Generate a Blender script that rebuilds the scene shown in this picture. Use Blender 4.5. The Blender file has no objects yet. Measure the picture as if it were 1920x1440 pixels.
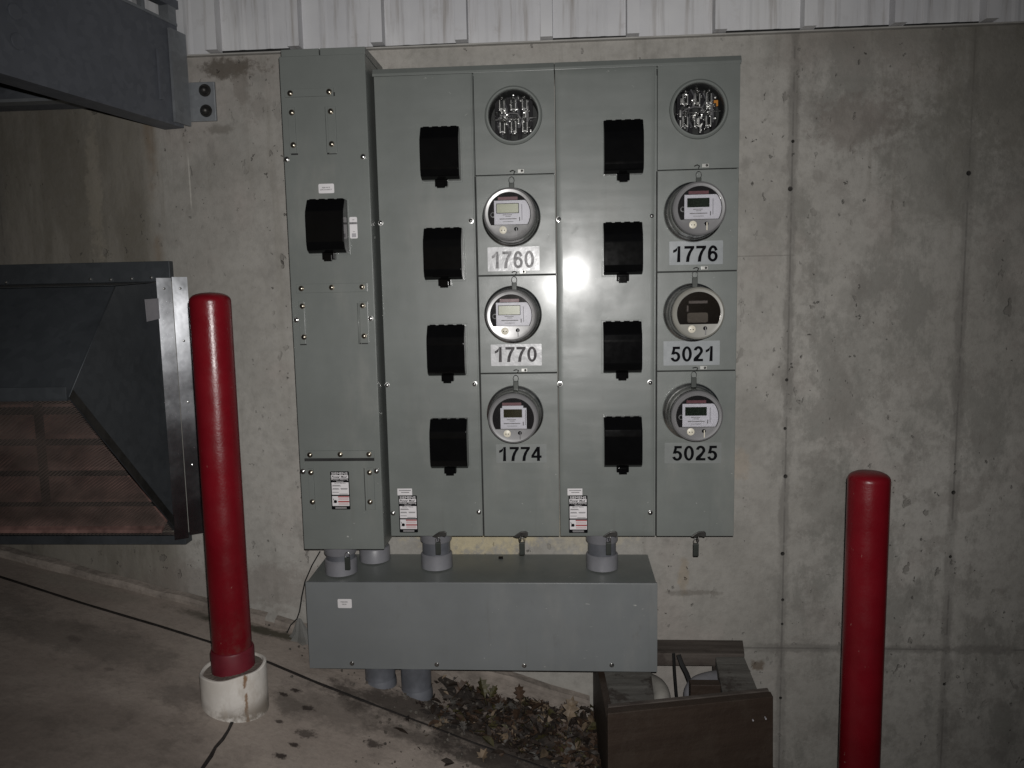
import bpy, bmesh, math, random
from mathutils import Vector, Matrix, noise
random.seed(7)
S = bpy.context.scene
C = S.collection
rad = math.radians

# ------------------------------------------------------------------ camera, world, light, exposure
EYE = Vector((0, 0, 1.30))
RX = Vector((0.99805108, -0.0122458, -0.06118898))     # wall's right, down and depth directions seen from the camera
DN = Vector((0.01912668, 0.99339196, 0.11316619))
FW = Vector((0.05939883, -0.11411598, 0.99169013))
cd = bpy.data.cameras.new('camera'); cam = bpy.data.objects.new('camera', cd); C.objects.link(cam)
cd.sensor_width = 36; cd.lens = 1420 / 1920 * 36; cd.clip_start = 0.02; cd.clip_end = 500
def cam2world(v):   # v = (right, down, forward) in camera terms
    return Vector((v[0]*RX[0]+v[1]*RX[1]+v[2]*RX[2], v[0]*FW[0]+v[1]*FW[1]+v[2]*FW[2], -(v[0]*DN[0]+v[1]*DN[1]+v[2]*DN[2])))
r_, u_, b_ = cam2world((1, 0, 0)), cam2world((0, -1, 0)), cam2world((0, 0, -1))
R3 = Matrix((r_, u_, b_)).transposed()
cam.matrix_world = Matrix.Translation(EYE) @ R3.to_4x4()
S.camera = cam

w = bpy.data.worlds.new('World'); S.world = w; w.use_nodes = True
nt = w.node_tree; bg = nt.nodes['Background']
sky = nt.nodes.new('ShaderNodeTexSky'); sky.sky_type = 'NISHITA'; sky.sun_disc = False
sky.sun_elevation = rad(25.0); sky.sun_rotation = rad(200)
nt.links.new(sky.outputs[0], bg.inputs[0]); bg.inputs[1].default_value = 0.003

fl = bpy.data.lights.new('camera_flash', 'SPOT'); fl.energy = 198; fl.color = (1.0, 0.982, 0.96)
fl.spot_size = rad(100); fl.spot_blend = 1.0; fl.shadow_soft_size = 0.008
flo = bpy.data.objects.new('camera_flash', fl); C.objects.link(flo)
flo.matrix_world = Matrix.Translation(EYE + Vector((0.022, 0.0, 0.05))) @ R3.to_4x4()

S.view_settings.view_transform = 'Standard'; S.view_settings.look = 'None'
S.view_settings.exposure = 0; S.view_settings.gamma = 1; S.view_settings.use_curve_mapping = False

# ------------------------------------------------------------------ measuring helpers
def ray(px, py):
    v = Vector((px - 960, py - 720, 1420.0))
    return v.dot(RX), v.dot(FW), -v.dot(DN)
def at(px, py, Y):
    x, f, z = ray(px, py); return Vector((x / f * Y, Y, EYE.z + z / f * Y))
def atz(px, py, Z):
    x, f, z = ray(px, py); t = (Z - EYE.z) / z; return Vector((x * t, f * t, Z))
WALL = 2.65
GA, GB, GC = -0.165, -0.258, 0.012
def gz(x, y):
    xx = max(-3.6, min(3.0, x)); yy = max(-3.0, min(2.9, y))
    return GA + GB * xx + GC * (yy - WALL)
def atx(px, py, X):
    x, f, z = ray(px, py); t = X / x; return Vector((X, f*t, EYE.z + z*t))
def atg(px, py, dz=0.0):
    x, f, z = ray(px, py)
    t = (GA - GC * WALL + dz - EYE.z) / (z - GB * x - GC * f)
    return Vector((x * t, f * t, EYE.z + z * t))

# ------------------------------------------------------------------ mesh helpers
class B:
    def __init__(s): s.bm = bmesh.new(); s.mi = 0
    def face(s, pts, sm=False):
        vs = [s.bm.verts.new(Vector(p)) for p in pts]
        f = s.bm.faces.new(vs); f.smooth = sm; f.material_index = s.mi; return f
    def box(s, x0, x1, y0, y1, z0, z1, bev=0.0, seg=2):
        t = bmesh.new(); bmesh.ops.create_cube(t, size=1)
        bmesh.ops.scale(t, vec=(abs(x1-x0), abs(y1-y0), abs(z1-z0)), verts=t.verts)
        bmesh.ops.translate(t, vec=((x0+x1)/2, (y0+y1)/2, (z0+z1)/2), verts=t.verts)
        if bev: bmesh.ops.bevel(t, geom=t.edges[:], offset=bev, segments=seg, profile=0.6, affect='EDGES')
        s.add(t); return s
    def add(s, t, M=None, sm=None):
        mp = {}
        for v in t.verts: mp[v] = s.bm.verts.new(M @ v.co if M else v.co)
        for f in t.faces:
            try:
                g = s.bm.faces.new([mp[v] for v in f.verts]); g.smooth = f.smooth if sm is None else sm; g.material_index = s.mi
            except ValueError: pass
        t.free()
    def lathe(s, prof, c, ax=(0, -1, 0), n=48, sm=True, cap0=False, cap1=False):
        # prof: list of (radius, distance along ax)
        ax = Vector(ax).normalized(); q = ax.to_track_quat('Z', 'Y'); c = Vector(c); rings = []
        for r, h in prof:
            rings.append([s.bm.verts.new(c + q @ Vector((r*math.cos(2*math.pi*i/n), r*math.sin(2*math.pi*i/n), h))) for i in range(n)])
        for a, b in zip(rings, rings[1:]):
            for i in range(n):
                f = s.bm.faces.new((a[i], a[(i+1) % n], b[(i+1) % n], b[i])); f.smooth = sm; f.material_index = s.mi
        if cap0: f = s.bm.faces.new(list(reversed(rings[0]))); f.material_index = s.mi
        if cap1: f = s.bm.faces.new(rings[-1]); f.material_index = s.mi
        return s
    def tube(s, pts, r, n=8, caps=True):
        pts = [Vector(p) for p in pts]; rr = r if isinstance(r, (list, tuple)) else [r]*len(pts); rings = []
        up = None
        for i, p in enumerate(pts):
            d = (pts[min(i+1, len(pts)-1)] - pts[max(i-1, 0)]).normalized()
            if up is None: up = Vector((0, 0, 1)) if abs(d.z) < 0.9 else Vector((1, 0, 0))
            a = d.cross(up).normalized(); b = a.cross(d).normalized(); up = b
            rings.append([s.bm.verts.new(p + rr[i]*(math.cos(2*math.pi*k/n)*a + math.sin(2*math.pi*k/n)*b)) for k in range(n)])
        for a, b in zip(rings, rings[1:]):
            for k in range(n):
                f = s.bm.faces.new((a[k], a[(k+1) % n], b[(k+1) % n], b[k])); f.smooth = True; f.material_index = s.mi
        if caps:
            s.bm.faces.new(list(reversed(rings[0]))).material_index = s.mi
            s.bm.faces.new(rings[-1]).material_index = s.mi
        return s
    def prism(s, poly, off, bev=0.0):
        # poly: 3D points in order; off: extrusion vector
        t = bmesh.new(); off = Vector(off)
        a = [t.verts.new(Vector(p)) for p in poly]; b = [t.verts.new(Vector(p) + off) for p in poly]; n = len(poly)
        t.faces.new(a); t.faces.new(list(reversed(b)))
        for i in range(n): t.faces.new((a[(i+1) % n], a[i], b[i], b[(i+1) % n]))
        bmesh.ops.recalc_face_normals(t, faces=t.faces[:])
        if bev: bmesh.ops.bevel(t, geom=t.edges[:], offset=bev, segments=2, profile=0.6, affect='EDGES')
        s.add(t); return s
    def text(s, txt, x0, x1, zc, h, y, bold=0.0, shear=0.0):
        cu = bpy.data.curves.new('t', 'FONT'); cu.body = txt; cu.offset = bold; cu.shear = shear; cu.resolution_u = 3
        o = bpy.data.objects.new('t', cu); C.objects.link(o)
        dg = bpy.context.evaluated_depsgraph_get(); me = bpy.data.meshes.new_from_object(o.evaluated_get(dg))
        xs = [v.co.x for v in me.vertices]; ys = [v.co.y for v in me.vertices]
        ax, bx, ay, by = min(xs), max(xs), min(ys), max(ys)
        t = bmesh.new(); t.from_mesh(me)
        for v in t.verts:
            v.co = Vector((x0 + (v.co.x-ax)/(bx-ax)*(x1-x0), y, zc - h/2 + (v.co.y-ay)/(by-ay)*h))
        s.add(t); bpy.data.objects.remove(o); bpy.data.curves.remove(cu); bpy.data.meshes.remove(me)
        return s
    def digits(s, txt, x0, x1, zc, h, y):
        n = len(txt); gap = .07; wg = .60; tot = n*wg + (n-1)*gap; k = (x1-x0)/tot; z0 = zc-h/2
        for i, ch in enumerate(txt):
            ox = i*(wg+gap)
            P = lambda pts, dy=0.0: s.face([(x0+(ox+a)*k, y-dy, z0+c*h) for a, c in pts])
            def arc(cx, cz, ra, rb, ia, ib, a0, a1, dy=0.0, m=26):
                q = [(math.cos(rad(a0+(a1-a0)*j/m)), math.sin(rad(a0+(a1-a0)*j/m))) for j in range(m+1)]
                for (c0, s0), (c1, s1) in zip(q, q[1:]): P([(cx+ra*c0, cz+rb*s0), (cx+ra*c1, cz+rb*s1), (cx+ia*c1, cz+ib*s1), (cx+ia*c0, cz+ib*s0)], dy)
            if ch == '0': arc(.30, .5, .29, .51, .12, .35, 0, 360, 0, 40)
            if ch == '1': P([(.47, 0), (.47, 1), (.33, 1), (.28, 0)]); P([(.33, 1), (.26, .88), (.16, .80), (.06, .75), (.06, .58), (.18, .63), (.282, .71)])
            if ch == '7': P([(.03, 1), (.59, 1), (.59, .86), (.38, .83), (.03, .83)]); P([(.59, .86), (.43, .60), (.34, .32), (.31, 0), (.12, 0), (.15, .30), (.24, .58), (.38, .83)])
            if ch == '4': P([(.34, .385), (.52, .385), (.52, 1), (.34, 1)]); P([(0, .22), (.62, .22), (.62, .385), (0, .385)]); P([(.34, 0), (.52, 0), (.52, .22), (.34, .22)]); P([(0, .385), (.17, .385), (.34, .68), (.34, 1)])
            if ch == '5': P([(.13, .83), (.56, .83), (.56, 1), (.13, 1)]); P([(.13, .83), (.285, .83), (.235, .60), (.20, .48), (.04, .47)]); arc(.29, .33, .29, .34, .115, .18, 138, -165, .0001)
            if ch == '2': arc(.30, .70, .27, .31, .10, .14, 172, -22); P([(.395, .648), (.55, .585), (.30, .17), (.02, .17), (.10, .30), (.30, .50)]); P([(.02, 0), (.58, 0), (.58, .17), (.02, .17)])
            if ch == '6': arc(.30, .325, .28, .335, .115, .175, 0, 360, 0, 36); arc(.31, .50, .29, .51, .115, .34, 25, 195, .0001)
        return s
    def obj(s, name, mats, parent=None, label=None, cat=None, group=None, kind=None, fix=True):
        if fix: bmesh.ops.recalc_face_normals(s.bm, faces=s.bm.faces[:])
        o_ = Vector((0, 0, 0)); p = parent
        while p is not None: o_ += p.location; p = p.parent
        for v in s.bm.verts: v.co -= o_
        for e in s.bm.edges:
            if len(e.link_faces) == 2 and e.calc_face_angle(0) > 0.62: e.smooth = False
        me = bpy.data.meshes.new(name); s.bm.to_mesh(me); s.bm.free()
        for m in (mats if isinstance(mats, (list, tuple)) else [mats]): me.materials.append(m)
        o = bpy.data.objects.new(name, me); C.objects.link(o); o.parent = parent
        tag(o, label, cat, group, kind); return o
def tag(o, label=None, cat=None, group=None, kind=None):
    if label: o['label'] = label
    if cat: o['category'] = cat
    if group: o['group'] = group
    if kind: o['kind'] = kind
def thing(name, label, cat, loc, group=None):
    o = bpy.data.objects.new(name, None); o.empty_display_size = 0.05; C.objects.link(o); o.location = loc
    tag(o, label, cat, group); return o

# ------------------------------------------------------------------ node helpers
class NT:
    def __init__(s, name):
        s.m = bpy.data.materials.new(name); s.m.use_nodes = True; s.t = s.m.node_tree
        s.p = s.t.nodes['Principled BSDF']; s.out = s.t.nodes['Material Output']
        s.co = s.t.nodes.new('ShaderNodeTexCoord').outputs['Object']
    def n(s, ty, ins=None, **kw):
        d = s.t.nodes.new(ty)
        for k, v in kw.items(): setattr(d, k, v)
        for k, v in (ins or {}).items():
            i = d.inputs[k]
            if hasattr(v, 'is_output') or isinstance(v, bpy.types.NodeSocket): s.t.links.new(v, i)
            else: i.default_value = v
        return d
    def math(s, op, a, b=0.0, c=0.0, clamp=False):
        d = s.n('ShaderNodeMath', {0: a, 1: b, 2: c}, operation=op); d.use_clamp = clamp; return d.outputs[0]
    def noise(s, sc, det=4, rough=0.55, vec=None, scale=None, dist=0.0):
        v = vec or s.co
        if scale: v = s.n('ShaderNodeMapping', {'Vector': v, 'Scale': scale}).outputs[0]
        return s.n('ShaderNodeTexNoise', {'Vector': v, 'Scale': sc, 'Detail': det, 'Roughness': rough, 'Distortion': dist}).outputs[0]
    def step(s, v, a, b, lo=0.0, hi=1.0):
        return s.n('ShaderNodeMapRange', {'Value': v, 'From Min': a, 'From Max': b, 'To Min': lo, 'To Max': hi}, interpolation_type='SMOOTHSTEP').outputs[0]
    def mix(s, f, a, b, blend='MIX'):
        d = s.n('ShaderNodeMix', data_type='RGBA', blend_type=blend)
        for i, v in ((0, f), (6, a), (7, b)):
            if isinstance(v, bpy.types.NodeSocket): s.t.links.new(v, d.inputs[i])
            else: d.inputs[i].default_value = (*v, 1) if isinstance(v, tuple) and len(v) == 3 else v
        return d.outputs[2]
    def set(s, **kw):
        for k, v in kw.items():
            i = s.p.inputs[k.replace('_', ' ')]
            if isinstance(v, bpy.types.NodeSocket): s.t.links.new(v, i)
            else: i.default_value = (*v, 1) if isinstance(v, tuple) and len(v) == 3 else v
        return s
    def bump(s, h, dist=0.002, strength=1.0):
        b = s.n('ShaderNodeBump', {'Height': h, 'Distance': dist, 'Strength': strength})
        s.t.links.new(b.outputs[0], s.p.inputs['Normal']); return s
    def xyz(s):
        d = s.n('ShaderNodeSeparateXYZ', {0: s.co}); return d.outputs
def simple(name, col, rough=0.5, metal=0.0, var=0.12, sc=8, bump=0.0, bsc=200, coat=0.0, spec=0.5):
    t = NT(name); n = t.noise(sc, 5, 0.6)
    lo = tuple(c*(1-var) for c in col); hi = tuple(min(1, c*(1+var)) for c in col)
    t.set(Base_Color=t.mix(t.step(n, 0.3, 0.7), lo, hi), Metallic=metal, Specular_IOR_Level=spec,
          Roughness=t.step(t.noise(sc*2.3, 4), 0.3, 0.7, rough*0.88, min(1, rough*1.12)), Coat_Weight=coat, Coat_Roughness=0.15)
    if bump: t.bump(t.noise(bsc, 3), bump)
    return t.m

# grey enamel on the electrical gear
def paint(name, col):
    t = NT(name); n = t.noise(3.0, 5, 0.6); dust = t.step(t.noise(5, 6, 0.65, scale=(1, 1, 0.35)), 0.52, 0.8)
    c = t.mix(t.step(n, 0.3, 0.7), tuple(c*0.93 for c in col), tuple(c*1.07 for c in col))
    c = t.mix(t.math('MULTIPLY', dust, 0.20), c, (0.33, 0.31, 0.28))
    drip = t.math('MULTIPLY', t.step(t.noise(1.0, 5, 0.65, scale=(30, 30, 1.4)), 0.56, 0.74), t.step(t.noise(2.0, 3), .45, .6))
    c = t.mix(t.math('MULTIPLY', drip, 0.22), c, (0.10, 0.098, 0.088))
    sm = t.step(t.noise(17, 7, 0.7, scale=(1, 1, .6)), 0.60, 0.72)
    c = t.mix(t.math('MULTIPLY', sm, 0.20), c, (0.095, 0.09, 0.08))
    scr = t.math('MULTIPLY', t.step(t.noise(46, 2, 0.5, scale=(1, 1, 2.2), dist=.6), 0.735, 0.76), t.step(t.noise(2.6, 2), .52, .62))
    c = t.mix(t.math('MULTIPLY', scr, 0.7), c, (0.42, 0.42, 0.40))
    ro = t.math('ADD', t.step(t.noise(11, 5), 0.3, 0.75, 0.33, 0.44), t.math('MULTIPLY', t.math('ADD', sm, dust), 0.06))
    t.set(Base_Color=c, Roughness=ro, Specular_IOR_Level=0.42, Coat_Weight=0.14, Coat_Roughness=0.15)
    h = t.math('ADD', t.math('MULTIPLY', t.noise(420, 2), 0.10), t.math('MULTIPLY_ADD', t.noise(1.0, 2, .4, scale=(2.5, 2.5, 11)), 1.1, t.math('MULTIPLY', t.noise(1.0, 2, .4, scale=(8, 8, 2.2)), .7)))
    t.bump(h, 0.0022)
    return t.m
PAINT = paint('grey_enamel', (0.143, 0.154, 0.146))
PAINT2 = paint('bluish_grey_enamel', (0.152, 0.161, 0.164))
BLACKP = simple('black_plastic', (0.003, 0.003, 0.0032), 0.10, 0, 0.1, 20, 0, 600, spec=0.22)
SLOT = simple('dark_gap', (0.012, 0.012, 0.012), 0.8)
GASK = simple('dark_joint', (0.02, 0.021, 0.02), 0.7)
CHROME = simple('bright_metal', (0.85, 0.85, 0.83), 0.28, 1.0, 0.1, 30)
STEEL = simple('dull_steel', (0.50, 0.50, 0.49), 0.27, 1.0, 0.25, 14, 0.0002, 150)
DKSTEEL = simple('dark_steel', (0.06, 0.058, 0.055), 0.45, 0.8, 0.3, 20)
BRASS = simple('brass_bolt', (0.30, 0.275, 0.23), 0.3, 1.0, 0.2, 40)
BLKINS = simple('dark_insulator', (.022, .021, .023), .2)
INS2 = simple('grey_lead', (.10, .10, .105), .3)
FAINT = simple('nearly_clear_sticker', (0.185, 0.195, 0.19), 0.34, 0, 0.08, 12, 0.0004, 30)
WHITE = simple('white_sticker', (0.62, 0.60, 0.61), 0.45, 0, 0.05)
CLEARST = simple('greyish_clear_sticker', (0.27, 0.285, 0.295), 0.28, 0, 0.08, 12, 0.0006, 30)
SILVST = simple('silvery_sticker', (0.42, 0.42, 0.43), 0.30, 0, 0.14, 20, 0.0009, 40)
INK = simple('black_ink', (0.006, 0.006, 0.007), 0.9, spec=0.0)
INKG = simple('grey_ink', (0.060, 0.056, 0.058), 0.5, 0, 0.5, 40, spec=0.15)
INKM = simple('worn_grey_ink', (0.16, 0.155, 0.16), 0.5, 0, 0.5, 60)
REDINK = simple('red_ink', (0.30, 0.03, 0.03), 0.5)
MAROON = simple('maroon_strip', (0.12, 0.035, 0.045), 0.4)
LCDON = simple('pale_lcd', (0.42, 0.43, 0.33), 0.3, 0, 0.05)
LCDOFF = simple('dark_lcd', (0.012, 0.018, 0.012), 0.2)
LCDBRN = simple('brownish_dark_lcd', (0.03, 0.026, 0.012), 0.2)
GRYPL = simple('grey_plastic', (0.14, 0.137, 0.14), 0.35, 0, 0.06)
BEIGE = simple('beige_plastic', (0.20, 0.195, 0.172), 0.38, 0, 0.08)
CARD = simple('meter_card', (0.56, 0.55, 0.60), 0.4, 0, 0.04)
ORANGE = simple('orange_plastic', (0.55, 0.22, 0.03), 0.4)
CREAMP = simple('cream_plastic', (0.62, 0.58, 0.48), 0.45)
def glassy(name, tint=(0.9, 0.9, 0.9), gl=0.10, rough=0.06):
    t = NT(name); tr = t.n('ShaderNodeBsdfTransparent', {0: (*tint, 1)}); g = t.n('ShaderNodeBsdfGlossy', {0: (1, 1, 1, 1), 'Roughness': rough})
    fr = t.n('ShaderNodeFresnel', {0: 1.45}).outputs[0]
    mx = t.n('ShaderNodeMixShader', {0: t.math('ADD', fr, gl, clamp=True)}); t.t.links.new(tr.outputs[0], mx.inputs[1]); t.t.links.new(g.outputs[0], mx.inputs[2])
    t.t.links.new(mx.outputs[0], t.out.inputs[0]); return t.m
GLASS = glassy('clear_cover', (0.90, 0.90, 0.90), 0.0)
GLASSD = glassy('smoky_cover', (0.72, 0.70, 0.68), 0.06, 0.1)
PVC = simple('grey_pvc', (0.175, 0.175, 0.19), 0.38, 0, 0.15, 10, 0.0002, 300)
PVCD = simple('dirty_grey_pvc', (0.105, 0.11, 0.125), 0.45, 0, 0.3, 9)
PVCL = simple('dusty_pvc', (0.22, 0.21, 0.19), 0.5, 0, 0.25, 9)

# concrete wall ---------------------------------------------------
def concrete_wall():
    t = NT('board_formed_concrete'); X, Y, Z = t.xyz()[0:3]
    big = t.noise(0.9, 6, 0.6); med = t.noise(3.2, 8, 0.68, dist=0.4); fine = t.noise(26, 6, 0.7)
    c = t.mix(t.step(big, 0.30, 0.70), (0.262, 0.250, 0.228), (0.372, 0.358, 0.332))
    right = t.step(X, 0.66, 0.86)
    # mottled darker patches, strong to the right of the form joint
    patch = t.step(t.noise(4.2, 10, 0.75, scale=(1.15, 1, 0.7), dist=0.0), 0.47, 0.58)
    patch2 = t.step(t.noise(9.5, 9, 0.75), 0.50, 0.60)
    pm = t.math('MULTIPLY', patch, t.math('MULTIPLY_ADD', right, 0.34, 0.17))
    c = t.mix(pm, c, (0.145, 0.142, 0.128))
    c = t.mix(t.math('MULTIPLY', patch2, t.math('MULTIPLY_ADD', right, 0.30, 0.12)), c, (0.20, 0.185, 0.168))
    pink = t.step(t.noise(2.1, 7, 0.6), 0.50, 0.66)
    c = t.mix(t.math('MULTIPLY', pink, 0.35), c, (0.36, 0.315, 0.29))
    # vertical streaks
    st = t.step(t.noise(1.0, 6, 0.65, scale=(13, 1, 0.8)), 0.54, 0.72)
    upper = t.step(Z, 0.9, 2.1, 0.12, 0.42)
    leftm = t.step(X, -0.9, -1.4)
    c = t.mix(t.math('MULTIPLY', st, t.math('ADD', upper, t.math('MULTIPLY_ADD', leftm, 0.35, t.math('MULTIPLY', right, .12)), clamp=True)), c, (0.17, 0.155, 0.13))
    # left bay is a darker brown
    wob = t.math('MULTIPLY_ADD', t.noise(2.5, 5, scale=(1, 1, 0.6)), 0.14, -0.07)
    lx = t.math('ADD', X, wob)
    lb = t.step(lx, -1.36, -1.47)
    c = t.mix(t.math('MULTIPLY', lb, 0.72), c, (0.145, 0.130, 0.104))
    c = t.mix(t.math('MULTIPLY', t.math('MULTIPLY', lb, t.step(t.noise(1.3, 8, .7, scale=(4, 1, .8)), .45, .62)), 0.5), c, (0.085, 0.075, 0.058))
    ru = t.math('MULTIPLY', t.step(t.math('ABSOLUTE', t.math('ADD', lx, 1.405)), 0.035, 0.0), t.step(t.noise(5, 5), 0.38, 0.6))
    ru = t.math('MULTIPLY', ru, t.step(Z, 1.3, 1.5))
    c = t.mix(t.math('MULTIPLY', ru, 0.6), c, (0.14, 0.092, 0.05))
    # form joints
    jn = t.math('MULTIPLY_ADD', t.noise(14, 8, 0.75, scale=(1, 1, .5)), 0.10, -0.05)
    jm = t.noise(4, 6, 0.7)
    def joint(c, ax, pos, wd, amt):
        d = t.math('ABSOLUTE', t.math('ADD', ax, -pos)); dn = t.math('ADD', d, t.math('MULTIPLY', jn, 0.7))
        band = t.math('MULTIPLY', t.step(dn, wd, wd*0.35), t.step(jm, 0.32, 0.55, 0.35, 1.0))
        c = t.mix(t.math('MULTIPLY', band, amt), c, (0.13, 0.122, 0.112))
        thin = t.step(d, 0.0045, 0.0015)
        thin = t.math('MULTIPLY', thin, t.step(t.noise(7, 5, 0.7), 0.42, 0.5))
        return t.mix(t.math('MULTIPLY', thin, 0.45), c, (0.08, 0.075, 0.07))
    c = joint(c, X, 0.789, 0.022, 0.55); c = joint(c, X, 1.362, 0.024, 0.50)
    zr = t.math('ADD', t.math('ADD', Z, t.math('MULTIPLY', X, 0.0)), t.step(X, 0.62, 0.5, 0.0, 3.0))
    c = joint(c, zr, 0.030, 0.020, 0.55)
    c = joint(c, X, -1.985, 0.03, 0.4)
    # faint second board line and a seam over the gear
    c = t.mix(t.math('MULTIPLY', t.step(t.math('ABSOLUTE', t.math('ADD', X, -0.30)), 0.012, 0.0), 0.35), c, (0.2, 0.19, 0.17))
    ln = t.math('MULTIPLY', t.step(t.math('ABSOLUTE', t.math('ADD', Z, -1.425)), 0.003, 0.001), t.step(X, 0.5, 0.55)); ln = t.math('MULTIPLY', ln, t.step(X, 0.82, 0.78))
    c = t.mix(t.math('MULTIPLY', ln, 0.45), c, (0.13, 0.12, 0.11))
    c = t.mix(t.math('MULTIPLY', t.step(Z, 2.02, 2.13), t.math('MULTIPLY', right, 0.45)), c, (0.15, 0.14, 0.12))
    # bug holes and small stains
    spots = []
    for sc, stretch, lo, hi, amt, col in ((21, (1, 1, .62), .655, .70, .60, (.115, .106, .095)), (48, (1, 1, .8), .68, .71, .70, (.060, .055, .05)), (11, (1.1, 1, .55), .610, .70, .45, (.145, .137, .125)), (6.5, (1, 1, .5), .60, .70, .35, (.15, .14, .13))):
        m = t.step(t.noise(sc, 4, .55, scale=stretch, dist=.25), lo, hi)
        m = t.math('MULTIPLY', m, t.step(t.noise(1.9, 3), .42, .60, .10, 1.0))
        spots.append(m); c = t.mix(t.math('MULTIPLY', m, amt), c, col)
    # local stains, and cream bounce light painted under the stacks: x, z, half width, half height, strength, colour
    nb = t.math('ADD', t.math('MULTIPLY_ADD', t.noise(9, 6, 0.65), 1.4, -0.7), t.math('MULTIPLY_ADD', t.noise(45, 6, 0.7), 2.0, -1.0))
    for bx, bz, hw, hh, am, col in ((-1.11, 2.105, .11, .035, .85, (.09, .075, .06)), (-1.02, 1.965, .03, .05, .35, (.15, .135, .12)), (-1.08, 2.05, .03, .09, .4, (.13, .11, .09)),
            (-0.31, 0.47, .24, .10, .75, (.50, .43, .27)), (0.10, 0.47, .17, .09, .5, (.46, .41, .30)), (-1.17, 1.90, .05, .02, .5, (.10, .085, .07)),  # both cream entries paint in light bounced between stacks and trough
            (0.705, -0.035, .03, .022, .8, (.11, .08, .055)), (0.44, 0.30, .018, .07, .35, (.30, .22, .13)), (0.48, 0.235, .09, .012, .55, (.13, .115, .10)),
            (1.62, 1.95, .45, .28, .45, (.16, .15, .125)), (1.0, 1.05, .08, .3, .3, (.17, .165, .15)), (-1.63, 1.7, .03, .25, .35, (.30, .27, .22)), (-0.56, 2.12, .09, .06, .5, (.42, .40, .37)),
            (0.93, 0.60, .10, .16, .4, (.15, .145, .13)), (0.62, 0.70, .05, .06, .35, (.34, .27, .20)), (-1.25, 0.25, .5, .10, .4, (.17, .14, .125)), (1.0, 1.86, .16, .1, .5, (.16, .135, .12)), (1.27, 1.70, .2, .22, .4, (.15, .147, .13))):
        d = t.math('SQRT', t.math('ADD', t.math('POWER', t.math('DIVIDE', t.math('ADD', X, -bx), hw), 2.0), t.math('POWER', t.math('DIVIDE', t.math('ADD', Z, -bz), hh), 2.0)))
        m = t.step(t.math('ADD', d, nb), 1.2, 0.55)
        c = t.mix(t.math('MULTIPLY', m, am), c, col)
    # tie holes on the joints
    hole = None
    for bx, bz, r in ((0.79, 1.80, .006), (0.785, 1.645, .009), (0.787, 1.0, .006), (0.79, 0.66, .008), (0.786, 0.38, .008), (0.79, 0.21, .006), (0.79, 0.12, .005), (1.362, 1.68, .009), (1.362, 0.6, .008), (1.362, 0.37, .006), (0.785, 0.83, .006), (1.362, -.10, .006), (0.79, -0.16, .006)):
        d = t.math('SQRT', t.math('ADD', t.math('POWER', t.math('ADD', X, -bx), 2.0), t.math('POWER', t.math('ADD', Z, -bz), 2.0)))
        m = t.step(d, r, r*0.5); hole = m if hole is None else t.math('MAXIMUM', hole, m)
    c = t.mix(hole, c, (0.02, 0.018, 0.017))
    # painter's drip
    dr = t.math('MULTIPLY', t.step(t.math('ABSOLUTE', t.math('ADD', X, 1.283)), 0.004, 0.001), t.math('MULTIPLY', t.step(Z, 1.62, 1.66), t.step(Z, 1.84, 1.78)))
    c = t.mix(t.math('MULTIPLY', dr, 0.7), c, (0.48, 0.46, 0.42))
    c = t.mix(t.step(fine, 0.42, 0.68, 0.0, 0.30), c, (0.17, 0.16, 0.145))
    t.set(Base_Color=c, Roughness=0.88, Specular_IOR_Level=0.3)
    h = t.math('ADD', t.math('MULTIPLY', med, 0.6), t.math('MULTIPLY', fine, 0.35))
    h = t.math('SUBTRACT', h, t.math('MULTIPLY', t.math('MAXIMUM', spots[1], hole), 0.7))
    h = t.math('SUBTRACT', h, t.math('MULTIPLY', spots[0], 0.3))
    t.bump(h, 0.009)
    return t.m
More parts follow.
